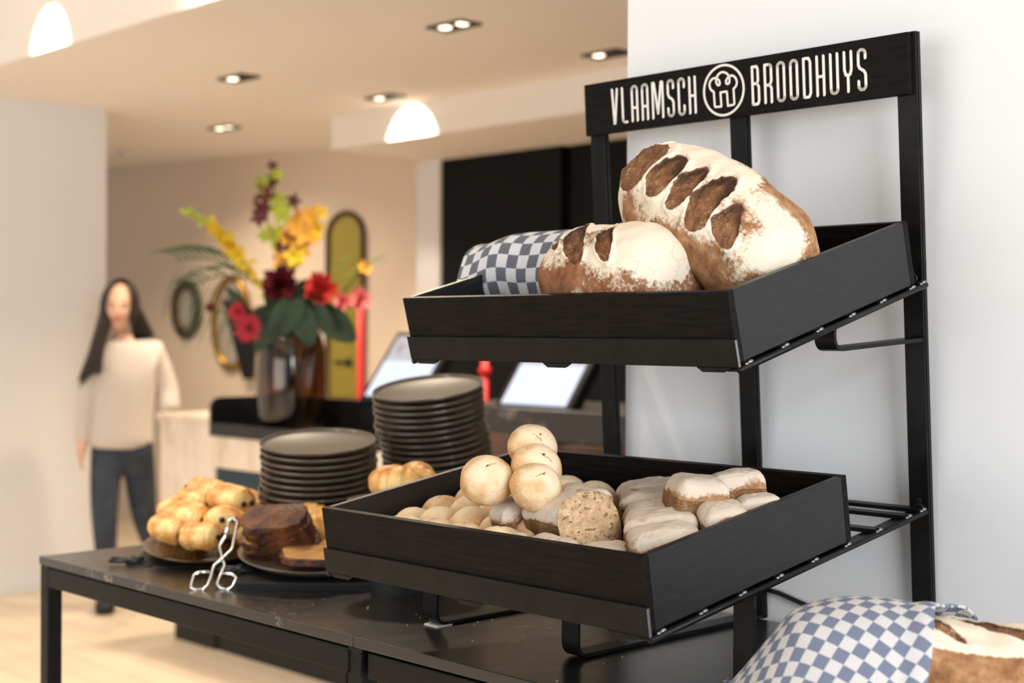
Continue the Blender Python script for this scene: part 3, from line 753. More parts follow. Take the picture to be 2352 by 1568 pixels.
# ------------------------------------------------------------------ plates, dishes, pastries
def tiltM(P, toward, deg, lean=0):
    """frame at P whose up axis leans `deg` towards the camera side and `lean` to the picture's left"""
    t = Vector((-FW.x, -FW.y, 0)).normalized(); l = Vector((-RT.x, -RT.y, 0)).normalized()
    up = (Vector((0, 0, 1)) + t*math.tan(math.radians(deg)) + l*math.tan(math.radians(lean))).normalized()
    xa = (-l - up*up.dot(-l)).normalized(); return frame(P, xa, up.cross(xa), up)
def plate_mesh(R, h=.0128):
    b = nb(); lathe(b, [(0, 0), (R*.7, 0), (R*.9, .002), (R*.985, h*.6), (R, h*.8), (R*.996, h), (R*.975, h), (R*.955, h*.72), (R*.91, .0058), (0, .0056)], 72)
    me = bpy.data.meshes.new('plate'); bmesh.ops.recalc_face_normals(b, faces=b.faces[:]); b.to_mesh(me); b.free()
    for p in me.polygons:
        c = p.center
        if math.hypot(c.x, c.y) < R*.945 and p.normal.z > .5: p.material_index = 1
    me.materials.append(STONE); me.materials.append(STONETOP); me.shade_smooth(); me.set_sharp_from_angle(angle=math.radians(40)); return me
ordn = ['topmost', 'second from the top', 'third from the top', 'fourth from the top', 'fifth from the top', 'sixth from the top', 'seventh from the top', 'eighth from the top', 'ninth from the top',
        'tenth from the top', 'eleventh from the top', 'twelfth from the top', 'thirteenth from the top', 'fourteenth from the top', 'fifteenth from the top', 'sixteenth from the top', 'seventeenth from the top', 'eighteenth from the top', 'lowest']
def stack(topP, n, deg, lean, R, sp, desc, gap_at, seed, grp):
    rnd = random.Random(seed); me = plate_mesh(R); M0 = tiltM(topP, 1, deg, lean); drift = Vector((0, 0, 0))
    z = -.0128
    for k in range(n):
        jt = Vector((rnd.uniform(-1, 1), rnd.uniform(-1, 1), 0))*.0016
        if k == gap_at: drift += Vector((-.006, 0, 0)) if seed == 1 else Vector((.006, 0, 0))
        m = M0 @ Matrix.Translation(Vector((0, 0, z))+jt+drift) @ Matrix.Rotation(rnd.uniform(-.006, .006), 4, 'X') @ Matrix.Rotation(rnd.uniform(-.006, .006), 4, 'Y')
        o = bpy.data.objects.new('dinner_plate', me); COL.objects.link(o); o.matrix_world = m
        tag(o, 'dark stoneware plate, %s in the %s' % (ordn[k], desc), 'plate', grp); z -= sp
    bottom = M0 @ Vector((0, 0, z+sp-.0005)); return M0, bottom
def riser(M0, bottom, R, label):
    # sloped black block from the table up to the underside of the lowest plate
    r = empty('plate_riser', label, 'riser', (bottom.x, bottom.y, TZ)); b = nb(); n = 40; up = M0.to_3x3() @ Vector((0, 0, 1)); lo = []; hi = []
    for k in range(n):
        x, y = R*.72*math.cos(2*PI*k/n), R*.72*math.sin(2*PI*k/n)
        z = bottom.z - (up.x*x + up.y*y)/up.z - .001
        lo.append(b.verts.new((x, y, .0))); hi.append(b.verts.new((x, y, z-TZ)))
    b.faces.new(lo[::-1]); b.faces.new(hi)
    for k in range(n): b.faces.new((lo[k], lo[(k+1) % n], hi[(k+1) % n], hi[k]))
    link('block', b, BLKMATT, r, False, .002)
M0, bt = stack(at(732, 1011, 2.85), 13, 8.2, .5, .1165, .0134, 'shorter left stack', 7, 1, 'shorter stack of plates'); riser(M0, bt, .11, 'round black sloped riser under the shorter stack of plates')
M0, bt = stack(at(981, 888, 2.97), 17, 10.8, 5.2, .1165, .0136, 'taller right stack', 7, 2, 'taller stack of plates'); riser(M0, bt, .11, 'round black sloped riser under the taller stack of plates')

def stand(Mx, w, d, label):
    """low black display stand: sloped slab with feet and rod handles; Mx = frame of its top centre"""
    P = Mx.translation; r = empty('display_stand', label, 'stand', M=Mx, group='black dish stands')
    link('slab', bx(((0, 0, -.0145), (w, d, .027))), BLKMATT, r, False, .003)
    up = Mx.to_3x3() @ Vector((0, 0, 1)); inv = Mx.inverted()
    for sx in (-1, 1):
        for sy in (-1, 1):
            top = Mx @ Vector((sx*(w/2-.03), sy*(d/2-.03), -.024)); bot = Vector((top.x, top.y, TZ+.0005))
            b = nb(); tube(b, [inv @ top, inv @ bot], .014, 16); link('foot', b, BLKMATT, r)
    for sx in (-1, 1):
        for y in (-d*.30, -d*.30+.016):
            b = nb(); tube(b, [(sx*(w/2-.02), y, .0045), (sx*(w/2+.042), y, .0045)], .0038, 10); link('handle_rod', b, BLKPLASTIC, r)
        b = nb(); box(b, (sx*(w/2+.004), -d*.30+.008, .004), (.010, .030, .012)); link('rod_clip', b, BLKPLASTIC, r, False, .001)
    return r
# dish of pains au chocolat
PM = tiltM(at(483, 1252, 2.80), 1, 8.5, 0)
stand(PM @ Matrix.Translation((0.0, -.005, -.0135)), .27, .235, 'left black stand with rod handles, under the dish of chocolate rolls')
b = nb(); R = .128; lathe(b, [(0, -.012), (R*.6, -.012), (R*.8, -.008), (R*.97, .004), (R, .008), (R*.98, .009), (R*.9, .0045), (R*.7, -.004), (R*.5, -.006), (0, -.006)], 64)
tag(link('serving_dish', b, BROWNGLAZE, M=PM), 'round brown glazed dish piled with chocolate rolls', 'dish', 'serving dishes')
def pastry_mesh(L, r, seed):
    V = []; nu, nv = 56, 48; so = Vector((seed*4.1, 2, seed))
    for i in range(nu):
        s = -1+2*i/(nu-1); tap = (1-abs(s)**5)**.5 if abs(s) < 1 else 0
        tap = max(tap, .02)
        for j in range(nv):
            th = 2*PI*j/nv; spiral = .10*((th/(2*PI)+seed) % 1)
            k = 1 + .11*noise.noise(Vector((s*1.5, math.cos(th), math.sin(th)))+so) + spiral + .02*math.sin(s*26+th)
            x = L/2*s*(1-.06*(1-tap))
            V.append(Vector((x, r*1.12*tap*k*math.cos(th), r*.86*tap*k*math.sin(th))))
    F = wrapfaces(nu, nv); F.append(tuple(range(nv))); F.append(tuple(range(len(V)-nv, len(V)))[::-1])
    return mesh_from('roll', V, F)
PMESH = [pastry_mesh(.084, .031, .37*k+.2) for k in range(4)]
# (px, py, depth, yaw of the axis seen from the camera [0 = across], toward-camera turn, scale, label)
PST = [((392, 1213), 2.73, 20, 30, .95, 'chocolate roll lying at the left edge of the dish'),
       ((462, 1232), 2.68, 0, 12, .95, 'flatter chocolate roll at the front centre of the dish'),
       ((434, 1188), 2.755, 8, 28, 1.1, 'large chocolate roll in the middle of the pile, left of the tongs'),
       ((404, 1172), 2.83, 60, 20, .95, 'chocolate roll standing at the upper left of the pile'),
       ((518, 1196), 2.72, 75, 8, 1.05, 'chocolate roll seen end on behind the tongs'),
       ((452, 1150), 2.83, 15, 30, .9, 'small chocolate roll near the top left of the pile'),
       ((478, 1131), 2.90, 20, 10, 1.05, 'topmost chocolate roll of the pile'),
       ((532, 1148), 2.80, 14, 32, 1.05, 'chocolate roll at the upper right with two dark dots facing out'),
       ((583, 1165), 2.90, 40, 20, 1.1, 'chocolate roll behind, sloping down to the right'),
       ((600, 1192), 2.82, 25, 15, 1.05, 'chocolate roll at the right of the pile, next to the cake'),
       ((566, 1225), 2.72, 70, 30, .8, 'small chocolate roll low between the tongs and the cake'),
       ((490, 1175), 2.86, 10, 0, 1.0, 'chocolate roll buried in the centre of the pile'),
       ((545, 1205), 2.86, 10, 0, 1.0, 'chocolate roll buried at the right back of the dish'),
       ((425, 1215), 2.84, 0, 0, 1.0, 'chocolate roll buried at the left back of the dish')]
for k, (p, d, slope, turn, sc, lab) in enumerate(PST):
    P_ = at(*p, d); tc = Vector((-FW.x, -FW.y, 0)).normalized(); rt = Vector((RT.x, RT.y, 0)).normalized()
    if slope > 50: ax = (tc*.9 + rt*.3 + Vector((0, 0, .12))).normalized()
    else: ax = (rt*math.cos(math.radians(turn)) + tc*math.sin(math.radians(turn)) - Vector((0, 0, 1))*math.sin(math.radians(slope))*.6).normalized()
    yb = Vector((0, 0, 1)).cross(ax).normalized()
    r = empty('chocolate_roll', lab, 'pastry', M=frame(P_, ax, yb, ax.cross(yb)) @ Matrix.Scale(sc, 4), group='pains au chocolat on the brown dish')
    o = bpy.data.objects.new('roll', PMESH[k % 4]); COL.objects.link(o); o.parent = r
    if not PMESH[k % 4].materials: PMESH[k % 4].materials.append(PASTRY); PMESH[k % 4].shade_smooth()
    for y in (-.011, .010):
        b = nb(); tube(b, [(-.0435, y, .002), (.0435, y, .002)], .0054, 10); link('chocolate_stick', b, CHOC, r)

# cake dish
KM = tiltM(at(738, 1268, 2.60), 1, 7.5, 0)
stand(KM @ Matrix.Translation((0, -.01, -.0135)), .26, .25, 'right black stand with rod handles, under the dish of sliced cake')
b = nb(); R = .15; lathe(b, [(0, -.012), (R*.6, -.012), (R*.85, -.007), (R*.985, .004), (R, .007), (R*.985, .0085), (R*.93, .004), (R*.8, -.003), (0, -.005)], 64)
me_o = link('serving_dish', b, STONE, M=KM); tag(me_o, 'dark stoneware dish holding the sliced chocolate cake', 'dish', 'serving dishes')
def slice_mesh(w, h, t, seed, end=False):
    n = 40; b = nb(); rings = []
    for i, (xx, sc) in enumerate(((-.5, .93), (-.42, 1), (.42, 1), (.5, .93))):
        ring = []
        for j in range(n):
            a = 2*PI*j/n; c, s = math.cos(a), math.sin(a)
            y = math.copysign(abs(c)**.5, c)*w/2*sc; z = math.copysign(abs(s)**.6, s)*h/2*sc
            if z > 0: z *= 1 + .16*math.cos(a-PI/2)
            k = 1+.13*noise.noise(Vector((c, s, seed*.5+i*.3))*2.2)+.06*noise.noise(Vector((c, s, seed))*6)
            ring.append(b.verts.new((xx*t, y*k, z*k)))
        rings.append(ring)
    for A, B in zip(rings, rings[1:]):
        for j in range(n): b.faces.new((A[j], A[(j+1) % n], B[(j+1) % n], B[j]))
    f1 = b.faces.new(rings[0][::-1]); f2 = b.faces.new(rings[-1]); f1.material_index = 1; f2.material_index = 0 if end else 1
    me = bpy.data.meshes.new('slice'); bmesh.ops.recalc_face_normals(b, faces=b.faces[:]); b.to_mesh(me); b.free()
    me.materials.append(CAKECRUST); me.materials.append(CAKECRUMB); me.shade_smooth(); me.set_sharp_from_angle(angle=math.radians(40)); return me
tc = Vector((-FW.x, -FW.y, 0)).normalized(); rt = Vector((RT.x, RT.y, 0)).normalized()
names = ['lowest leaning cake slice of the pile', 'second leaning cake slice from the bottom', 'third leaning cake slice from the bottom', 'fourth leaning cake slice from the bottom', 'fifth leaning cake slice from the bottom', 'topmost leaning cake slice of the pile']
def sliceM(px, d, ax, upv):
    P_ = at(*px, d); z = (upv - ax*upv.dot(ax)).normalized(); return frame(P_, ax, z.cross(ax), z)
for k in range(6):
    ax = (Vector((0, 0, 1))*.80 - rt*(.30-.03*k) + tc*.50).normalized()
    c0 = at(652, 1270, 2.59); zz = rt*.95 + Vector((0, 0, 1))*.22 + tc*.2; zz = (zz - ax*ax.dot(zz)).normalized()
    o = linkm('cake_slice', slice_mesh(.074-.002*abs(k-2), .128-.004*k, .0172, k*1.7, k == 5), None, M=frame(c0 + ax*(.0158*k) + rt*.003*math.sin(k*2), ax, zz.cross(ax), zz))
    tag(o, names[k] + ' on the dark dish', 'cake', 'slices of chocolate cake')
for k, (px, lab) in enumerate((((715, 1276), 'flat cake slice lying at the front of the dark dish'), ((735, 1262), 'flat cake slice lying behind the front one, half hidden by the bread tray'))):
    ax = Vector((0, 0, 1)) + rt*.05 + tc*.10; ax.normalize()
    o = linkm('cake_slice', slice_mesh(.105, .09, .014, 9+k), None, M=sliceM(px, 2.50+.05*k, ax, -rt + tc*.2)); tag(o, lab, 'cake', 'slices of chocolate cake')
# croissants at the back of the cake dish and on a riser behind the tray
def croissant_mesh(seed):
    V = []; nu, nv = 60, 28
    for i in range(nu):
        s = -1+2*i/(nu-1); a = s*1.15; rr = .030*(1-abs(s)**1.8)**.6+.002
        rr *= 1 + .13*abs(math.sin(s*9+seed))
        c = Vector((.052*math.sin(a), .040*(1-math.cos(a)), 0)); t = Vector((math.cos(a), math.sin(a), 0)); n = Vector((-t.y, t.x, 0))
        for j in range(nv):
            th = 2*PI*j/nv; V.append(c + n*rr*math.cos(th) + Vector((0, 0, 1))*rr*.85*math.sin(th))
    F = wrapfaces(nu, nv); F.append(tuple(range(nv))); F.append(tuple(range(len(V)-nv, len(V)))[::-1]); return mesh_from('croissant', V, F)
cr = [((712, 1192), 2.70, 25, 'golden croissant behind the sliced cake'), ((735, 1215), 2.64, 80, 'golden croissant between the sliced cake and the bread tray'),
      ((905, 1108), 2.46, 10, 'golden croissant behind the bread tray, the nearer of two below the tall stack'), ((955, 1100), 2.50, -20, 'golden croissant behind the bread tray, the farther of two below the tall stack')]
for k, (p, d, rz, lab) in enumerate(cr):
    o = linkm('croissant', croissant_mesh(k*.9), PASTRY, M=Matrix.Translation(at(*p, d)) @ Matrix.Rotation(math.radians(rz), 4, 'Z') @ Matrix.Rotation(.3, 4, 'X')); tag(o, lab, 'pastry', 'croissants')
CP = at(930, 1135, 2.48); zt = CP.z-.008
r = empty('cake_riser', 'black cylinder riser behind the lower bread tray, carrying croissants', 'riser', (CP.x, CP.y, TZ))
b = nb(); lathe(b, [(0, 0), (.06, 0), (.06, zt-TZ-.012), (0, zt-TZ-.012)], 32); link('column', b, BLKMATT, r, True, auto=40)
b = nb(); lathe(b, [(0, zt-TZ-.012), (.095, zt-TZ-.012), (.1, zt-TZ), (.095, zt-TZ), (.09, zt-TZ-.006), (0, zt-TZ-.006)], 40); link('top_plate', b, STONE, r)

# tongs: bent from round wire, standing open against the dishes
def tpt(x, y):
    f = (1362-y)/180; return at(x, y, 2.462+.10*f)
tg = empty('serving_tongs', 'polished steel scissor tongs leaning upright between the two dishes', 'tongs', tpt(490, 1355))
inv = Matrix.Translation(-tg.matrix_world.translation)
Z = lambda L: [(280+x/4.612, 1060+y/4.612) for x, y in L]
halfA = Z([(930, 1165), (820, 1170), (765, 1195), (735, 1300), (730, 1335), (790, 1360), (860, 1352), (910, 1310), (940, 1230), (975, 1100), (1080, 1010), (1170, 925), (1190, 800), (1225, 640), (1180, 590), (1130, 625), (1100, 770)])
halfB = Z([(1070, 1185), (1170, 1200), (1210, 1235), (1170, 1325), (1105, 1362), (1040, 1345), (1000, 1305), (1030, 1225), (1085, 1105), (1050, 1000), (1025, 905), (1095, 790), (1120, 700)])
for nm, L, off in (('arm', halfA, 0), ('arm', halfB, .006)):
    b = nb(); P_ = [inv @ (tpt(*q) + FW*off) for q in L]
    sm = [P_[0]]
    for i in range(1, len(P_)-1):
        for s in (.25, .5, .75):
            a = P_[i].lerp(P_[i-1], .22); c = P_[i].lerp(P_[i+1], .22); sm.append(a*(1-s)**2 + P_[i]*2*s*(1-s) + c*s*s)
    sm.append(P_[-1]); tube(b, sm, .0026, 10); link('arm', b, CHROME, tg)
b = nb(); blob(b, inv @ tpt(*Z([(1065, 1020)])[0]), .0042, 10); link('rivet', b, CHROME, tg)

# ------------------------------------------------------------------ near loaf under a towel, right foreground
FC = at(2170, 1522, 1.52); fa = Vector((.80, .60, 0)).normalized(); fb = Vector((-fa.y, fa.x, 0))
NB = frame(Vector((FC.x, FC.y, 0)), fa, fb, Vector((0, 0, 1))); BZ = TZ+.022
HL = .097
me = loaf('near', .40, .185, HL/.72, [(.03, 100*D2, .42, .020, .10, -.02, .9), (-.055, 100*D2, .42, .016, .09, -.02, .8), (.115, 95*D2, .42, .022, .10, -.02, .9)],
          lambda s, th, p: max(-.4, min(1.2, -.25 + 1.35*sstep(.62, .80, math.sin(th)) + .15*noise.noise(p*14))), 4.4, pe=.3)
zc = BZ + HL/.72*.37
for v in me.vertices:
    if v.co.z > 0: v.co.z *= 1+.30*sstep(.05, -.6, v.co.x/.2)
NM = NB @ Matrix.Translation((.03, .0, zc)); o = linkm('bread_loaf', me, BREAD, M=NM); tag(o, 'floured brown loaf half covered by a towel in the right foreground', 'bread')
tag(link('wooden_board', bx(((0.02, 0, TZ+.0105), (.50, .26, .021))), WOODB, None, False, .003, M=NB), 'brown wooden board under the loaf in the right foreground', 'board')
Hh = HL/.72
def lh(x, y):
    """height of the loaf top above its centre plane at local x,y"""
    s = min(1, abs((x-.03)/.2)); ph = math.acos(max(-1, min(1, s**(1/.85)))); tap = max(.0, math.sin(ph))**.3
    if tap < .05: return -1
    q = abs(y)/(.0925*tap)
    if q >= 1: return -1
    c = q**(1/.85); return Hh/2*tap*(max(0, 1-c*c)**.5)**.9
_gx = np.linspace(-.36, .26, 125); _gy = np.linspace(-.2, .2, 81)
_H = np.array([[lh(x, y)*(1+.30*sstep(.05, -.6, (x-.03)/.2)) if lh(x, y) > 0 else -zc+BZ for y in _gy] for x in _gx])
_D = np.full(_H.shape, -zc+BZ)
for di in range(-18, 19):
    for dj in range(-18, 19):
        dist = .005*math.hypot(di, dj); sl = 1.25
        _D = np.maximum(_D, np.roll(np.roll(_H, di, 0), dj, 1) - dist*sl)
_K = np.ones(5)/5
for ax_ in (0, 1): _D = np.apply_along_axis(lambda r: np.convolve(np.pad(r, 2, 'edge'), _K, 'valid'), ax_, _D)
_D = np.maximum(_D, np.where(_H > -zc+BZ+.001, _H, -9))
def dh(x, y):
    i = min(123.99, max(0, (x+.36)/.005)); j = min(79.99, max(0, (y+.2)/.005)); a, c = int(i), int(j); fi, fj = i-a, j-c
    return float(_D[a, c]*(1-fi)*(1-fj)+_D[a+1, c]*fi*(1-fj)+_D[a, c+1]*(1-fi)*fj+_D[a+1, c+1]*fi*fj)
def tfn(a, b):
    v = -1+2*b; xr = -.072 + .155*b + .012*math.sin(b*9)
    x = -.235 + (xr+.235)*a; y = .165*v
    z = dh(x, y) + .006 + .0035*noise.noise(Vector((x*16, y*16, 2)))
    fold = sstep(.86, .97, a); z += fold*(.006 + .006*sstep(.45, .8, b))*(1+.8*noise.noise(Vector((y*26, 1, 1))))
    return Vector((x, y, z+zc))
cloth('checked_towel', tfn, 120, 120, TOWEL2, (.0155, 40), 'soft blue and white checked towel draped over the loaf in the right foreground', 'blue checked towels', M=NB, thick=.003)

# ------------------------------------------------------------------ counters and back wall
CY = 1.77
xl = ony(362, 955, CY).x; xm = ony(492, 1000, CY).x
c = empty('marble_counter', 'white veined marble bar counter with dark plinth, beside the walking woman', 'counter', (xl, CY, 0))
CO = Vector((xl, CY, 0))
def rb(lo, hi): return b2((lo[0]-CO.x, lo[1]-CO.y, lo[2]), (hi[0]-CO.x, hi[1]-CO.y, hi[2]))
xpl = ony(397, 1465, CY).x
link('counter_top', bx(rb((xl, CY-.01, .985), (xm-.002, CY+.26, 1.012))), WMARB, c, False, .002)
link('front_panel', bx(rb((xl+.02, CY+.005, .36), (xm-.002, CY+.25, .985))), WMARB, c, False)
link('plinth', bx(rb((xpl, CY+.01, 0), (xm-.002, CY+.24, .36))), BLKMATT, c, False)
xe = xm+1.25
c = empty('service_counter', 'pale topped service counter with dark teal front under the flowers', 'counter', (xm, CY, 0)); CO = Vector((xm, CY, 0))
zs = .935
link('counter_top', bx(rb((xm, CY-.012, zs-.135), (xe, CY+.62, zs))), WMARB, c, False, .002)
link('front_panel', bx(rb((xm+.01, CY+.01, .36), (xe, CY+.58, zs-.135))), TEAL, c, False)
link('plinth', bx(rb((xm+.0, CY+.02, 0), (xe, CY+.56, .36))), BLKMATT, c, False)
# black trough with raised, rounded back on the counter
xt = ony(490, 960, CY).x
c = empty('counter_trough', 'black open trough with rounded raised back on the service counter', 'trough', (xt, CY, zs)); CO = Vector((xt, CY, zs))
def rz(lo, hi): return b2((lo[0]-CO.x, lo[1]-CO.y, lo[2]-CO.z), (hi[0]-CO.x, hi[1]-CO.y, hi[2]-CO.z))
xf = xt+1.15
link('base', bx(rz((xt, CY-.02, zs+.0005), (xf, CY+.5, zs+.02))), BLKPLASTIC, c, False)
link('front_panel', bx(rz((xt, CY-.02, zs+.02), (xf, CY-.005, zs+.055))), BLKPLASTIC, c, False)
BX = 0; HB = .165; RB = .05
b = nb(); poly = [(0, .021), (1.15, .021), (1.15, HB), (0, HB)]
A = [b.verts.new((x, .32, z)) for x, z in poly]; B_ = [b.verts.new((x, .34, z)) for x, z in poly]; n = len(poly)
b.faces.new(A); b.faces.new(B_[::-1])
for i in range(n): b.faces.new((A[i], B_[i], B_[(i+1) % n], A[(i+1) % n]))
link('raised_back', b, BLKPLASTIC, c, False)
b = nb(); prism(b, [(.318, .021), (.318, HB), (-.02+RB, HB)] + [(-.02+RB+RB*math.cos(a), HB-RB+RB*math.sin(a)) for a in [PI/2+PI/2*k/8 for k in range(1, 9)]] + [(-.02, .056), (-.004, .056), (-.004, .021)], None, .0, .014)
link('side_panel', b, BLKPLASTIC, c, False)

# dark marble counter with the order terminals
KY = 1.95; kx = ony(1140, 960, KY).x; ktop = ony(1150, 936, KY).z
c = empty('dark_counter', 'dark veined marble counter carrying the order terminals', 'counter', (kx, KY, 0)); CO = Vector((kx, KY, 0))
kx2 = -.6
link('counter_top', bx(rb((kx-.42, KY-.01, ktop-.105), (kx2, KY+.6, ktop))), DMARB, c, False, .003)
link('front_panel', bx(rb((kx-.40, KY+.05, 0), (kx2, KY+.55, ktop-.105))), BLKMATT, c, False)
def screen_mat(name, seed):
    m, nt, b = newmat(name); v = coords(nt, 'Generated'); s = nt.nodes.new('ShaderNodeSeparateXYZ'); nt.links.new(v, s.inputs[0])
    n = nz(nt, coords(nt, 'Generated', (5, 3, 1)), 2.2+seed, 2)
    top = ramp(nt, n, [(.35, lin((150, 120, 128))), (.5, lin((196, 190, 196))), (.65, lin((150, 176, 168)))])
    c_ = mixc(nt, math_(nt, 'GREATER_THAN', s.outputs[1], .58), (.72, .78, .92), top)
    b.inputs['Base Color'].default_value = (.02, .02, .02, 1); b.inputs['Roughness'].default_value = .18
    nt.links.new(c_, b.inputs['Emission Color']); b.inputs['Emission Strength'].default_value = .95; return m
def terminal(px, py, label, seed, Y):
    p = ony(px, py, Y); p.z = ktop
    tt = math.radians(54); M_ = frame(p + Vector((0, 0, .012)), Vector((1, 0, 0)), Vector((0, math.cos(tt), math.sin(tt))), Vector((0, -math.sin(tt), math.cos(tt))))
    r = empty('order_terminal', label, 'terminal', M=M_, group='order terminals'); w, h = .33, .30
    link('casing', bx(((w/2, h/2, -.028), (w+.055, h+.05, .05))), BLKPLASTIC, r, False, .006)
    link('screen', bx(((w/2, h/2, -.0015), (w, h, .002))), screen_mat('terminal_screen', seed), r, False)
    inv = M_.inverted(); b = nb(); base = Vector((p.x+w/2, p.y+.17, ktop+.001))
    tube(b, [inv @ base, inv @ (base + Vector((0, -.0, .09)))], .03, 12); link('stem', b, BLKPLASTIC, r)
    b = nb(); lathe(b, [(0, 0), (.07, 0), (.07, .01), (0, .01)], 24, inv @ Matrix.Translation(base)); link('foot', b, BLKPLASTIC, r, True, auto=40)
terminal(838, 906, 'left order terminal, tilted bright screen behind the flower vase', .3, KY+.08)
terminal(1150, 928, 'right order terminal, tilted bright screen seen below the upper tray', 1.1, KY+.08)
spot('terminal_lamp', (-2.1, 1.9, 2.5), (-2.35, 2.1, 1.15), 24, (1, .9, .76), 60, .5, .05)
def redpost(px, ytop, ybot, Y, knob, label):
    p = ony(px, 764, Y); zt_ = ony(px, ytop, Y).z
    r = empty('red_post', label, 'post', (p.x, p.y, 0), 'red posts')
    b = nb(); tube(b, [(0, 0, .012), (0, 0, zt_)], .017, 14); link('pole', b, RED, r)
    b = nb(); lathe(b, [(0, 0), (.12, 0), (.12, .006), (.02, .012), (0, .012)], 24); link('base', b, RED, r, True, auto=40)
    if knob:
        b = nb(); z = ony(px, knob, Y).z; blob(b, (0, 0, z), (.030, .030, .026), 12); link('knob', b, RED, r)
redpost(1114, 800, 950, 2.72, 852, 'red upright post with a round knob between the terminals')
redpost(828, 690, 900, 2.72, None, 'red upright post beside the arched golden mirror')
# mirrors on the back wall
def onwall(px, py, off=.0):
    d = at(px, py, 1)-CAM; n = fn_; P = P0 + Vector((.0, .0, 0)) - fn_*(.1-off)
    return CAM + d*(((P-CAM) @ n)/(d @ n))
def onfar(px, py, off):
    d = at(px, py, 1)-CAM; P = P0 + (-fn_)*.1 + fn_*off; k = (P-CAM).dot(fn_)/d.dot(fn_); return CAM + d*k
def wallM(P): return frame(P, fwd, Vector((0, 0, 1)), fn_)
def oval(px, py, wpx, hpx, fw_, mat_f, label, kind):
    P = onfar(px, py, .004); s = (onfar(px+wpx/2, py, .004)-onfar(px-wpx/2, py, .004)).length/2; h = abs(onfar(px, py-hpx/2, .004).z - onfar(px, py+hpx/2, .004).z)/2
    r = empty('wall_mirror', label, 'mirror', M=wallM(P), group='mirrors on the cream wall')
    b = nb(); ring = [((s-fw_/2)*math.cos(a), (h-fw_/2)*math.sin(a), .012) for a in [2*PI*k/56 for k in range(56)]]; tube(b, ring, fw_/2, 10, closed=True)
    if kind == 'sun':
        for k in range(56):
            a = 2*PI*k/56; tube(b, [((s-.01)*math.cos(a), (h-.01)*math.sin(a), .012), ((s+.022)*math.cos(a), (h+.022)*math.sin(a), .012)], .006, 6)
    link('frame', b, mat_f, r)
    b = nb(); vs = [b.verts.new(((s-fw_*.6)*math.cos(a), (h-fw_*.6)*math.sin(a), .008)) for a in [2*PI*k/56 for k in range(56)]]; b.faces.new(vs); 
    vs2 = [b.verts.new((v.co.x, v.co.y, 0)) for v in vs]; b.faces.new(vs2[::-1])
    for k in range(56): b.faces.new((vs[k], vs2[k], vs2[(k+1) % 56], vs[(k+1) % 56]))
    link('glass', b, MIRROR, r, False)
oval(430, 710, 62, 124, .055, DKGOLD, 'small oval mirror with dark beaded frame, nearest the woman', 'sun')
oval(534, 742, 92, 222, .05, GOLD, 'taller oval mirror with a golden frame behind the flowers', '')
P = onfar(795, 915, .004); wA = (onfar(837, 760, 0)-onfar(753, 760, 0)).length; hA = onfar(795, 490, 0).z-P.z
r = empty('arched_mirror', 'tall arched golden mirror with painted-in yellow reflection on the cream wall', 'mirror', M=wallM(P), group='mirrors on the cream wall')
YEL = mat('mirror_yellow_reflection', lin((158, 142, 58)), .35, .2)  # yellow put into the colour for what the arched mirror reflects
pts = [(-wA/2, 0), (-wA/2, hA-wA/2)] + [(wA/2*math.cos(a), hA-wA/2+wA/2*math.sin(a)) for a in [PI-PI*k/20 for k in range(1, 20)]] + [(wA/2, hA-wA/2), (wA/2, 0)]
b = nb(); tube(b, [(x*.96, y, .015) for x, y in pts], .018, 8, closed=True); link('frame', b, DKGOLD, r)
b = nb(); A = [b.verts.new((x*.95, y*.99+.004, .010)) for x, y in pts]; b.faces.new(A); B_ = [b.verts.new((x*.95, y*.99+.004, 0)) for x, y in pts]; b.faces.new(B_[::-1])
for i in range(len(pts)): b.faces.new((A[i], B_[i], B_[(i+1) % len(pts)], A[(i+1) % len(pts)]))
link('glass', b, YEL, r, False)
b = nb(); za = ony(780, 832, 3.9).z; hh = onfar(785, 832, 0).z-P.z; box(b, (-.02, hh, .018), (.13, .02, .006)); blob(b, (.035, hh, .02), (.028, .03, .006), 10)
tag(link('dark_mark', b, BLKMATT, r, False), 'dark pointer-like mark')
P = onfar(560, 865, .02)
b = nb(); q = [onfar(x, y, .02) for x, y in ((521, 686), (593, 715), (584, 870), (568, 870))]
inv = wallM(P).inverted(); L_ = [inv @ v for v in q]
A = [b.verts.new((v.x, v.y, 0)) for v in L_]; B_ = [b.verts.new((v.x, v.y, .05)) for v in L_]; b.faces.new(A[::-1]); b.faces.new(B_)
for i in range(4): b.faces.new((A[i], A[(i+1) % 4], B_[(i+1) % 4], B_[i]))
tag(link('wall_panel', b, BLKMATT, None, False, .004, M=wallM(P)), 'black tapered panel on the cream wall, left of the vase', 'panel')
# bar chairs in front of the dark counter
def chair(px, pytop, Y, label, w=.44):
    p = ony(px, 900, Y); zt_ = ony(px, pytop, Y).z
    r = empty('bar_chair', label, 'chair', (p.x, p.y, 0), 'brown bar chairs'); sh = zt_-.34
    b = nb()
    def f(u, v):
        a = math.radians(-78+156*u); R1 = w/2*(1+.06*v); z = sh + .02 + (zt_-sh-.02)*v*(1-.30*(abs(u-.5)*2)**3)
        return Vector((R1*math.sin(a), -R1*math.cos(a)*.9+.02, z))
    grid(b, f, 28, 10); o = link('backrest', b, BROWNLEATH, r); md = o.modifiers.new('solidify', 'SOLIDIFY'); md.thickness = .03; md.offset = 0
    b = nb(); lathe(b, [(0, sh-.04), (w*.44, sh-.04), (w*.47, sh), (w*.42, sh+.02), (0, sh+.025)], 32); link('seat', b, BROWNLEATH, r)
    for sx in (-1, 1):
        for sy in (-1, 1):
            b = nb(); tube(b, [(sx*.13, sy*.13, sh-.04), (sx*.2, sy*.2, 0)], [.016, .012], 10); link('leg', b, BLKPLASTIC, r)
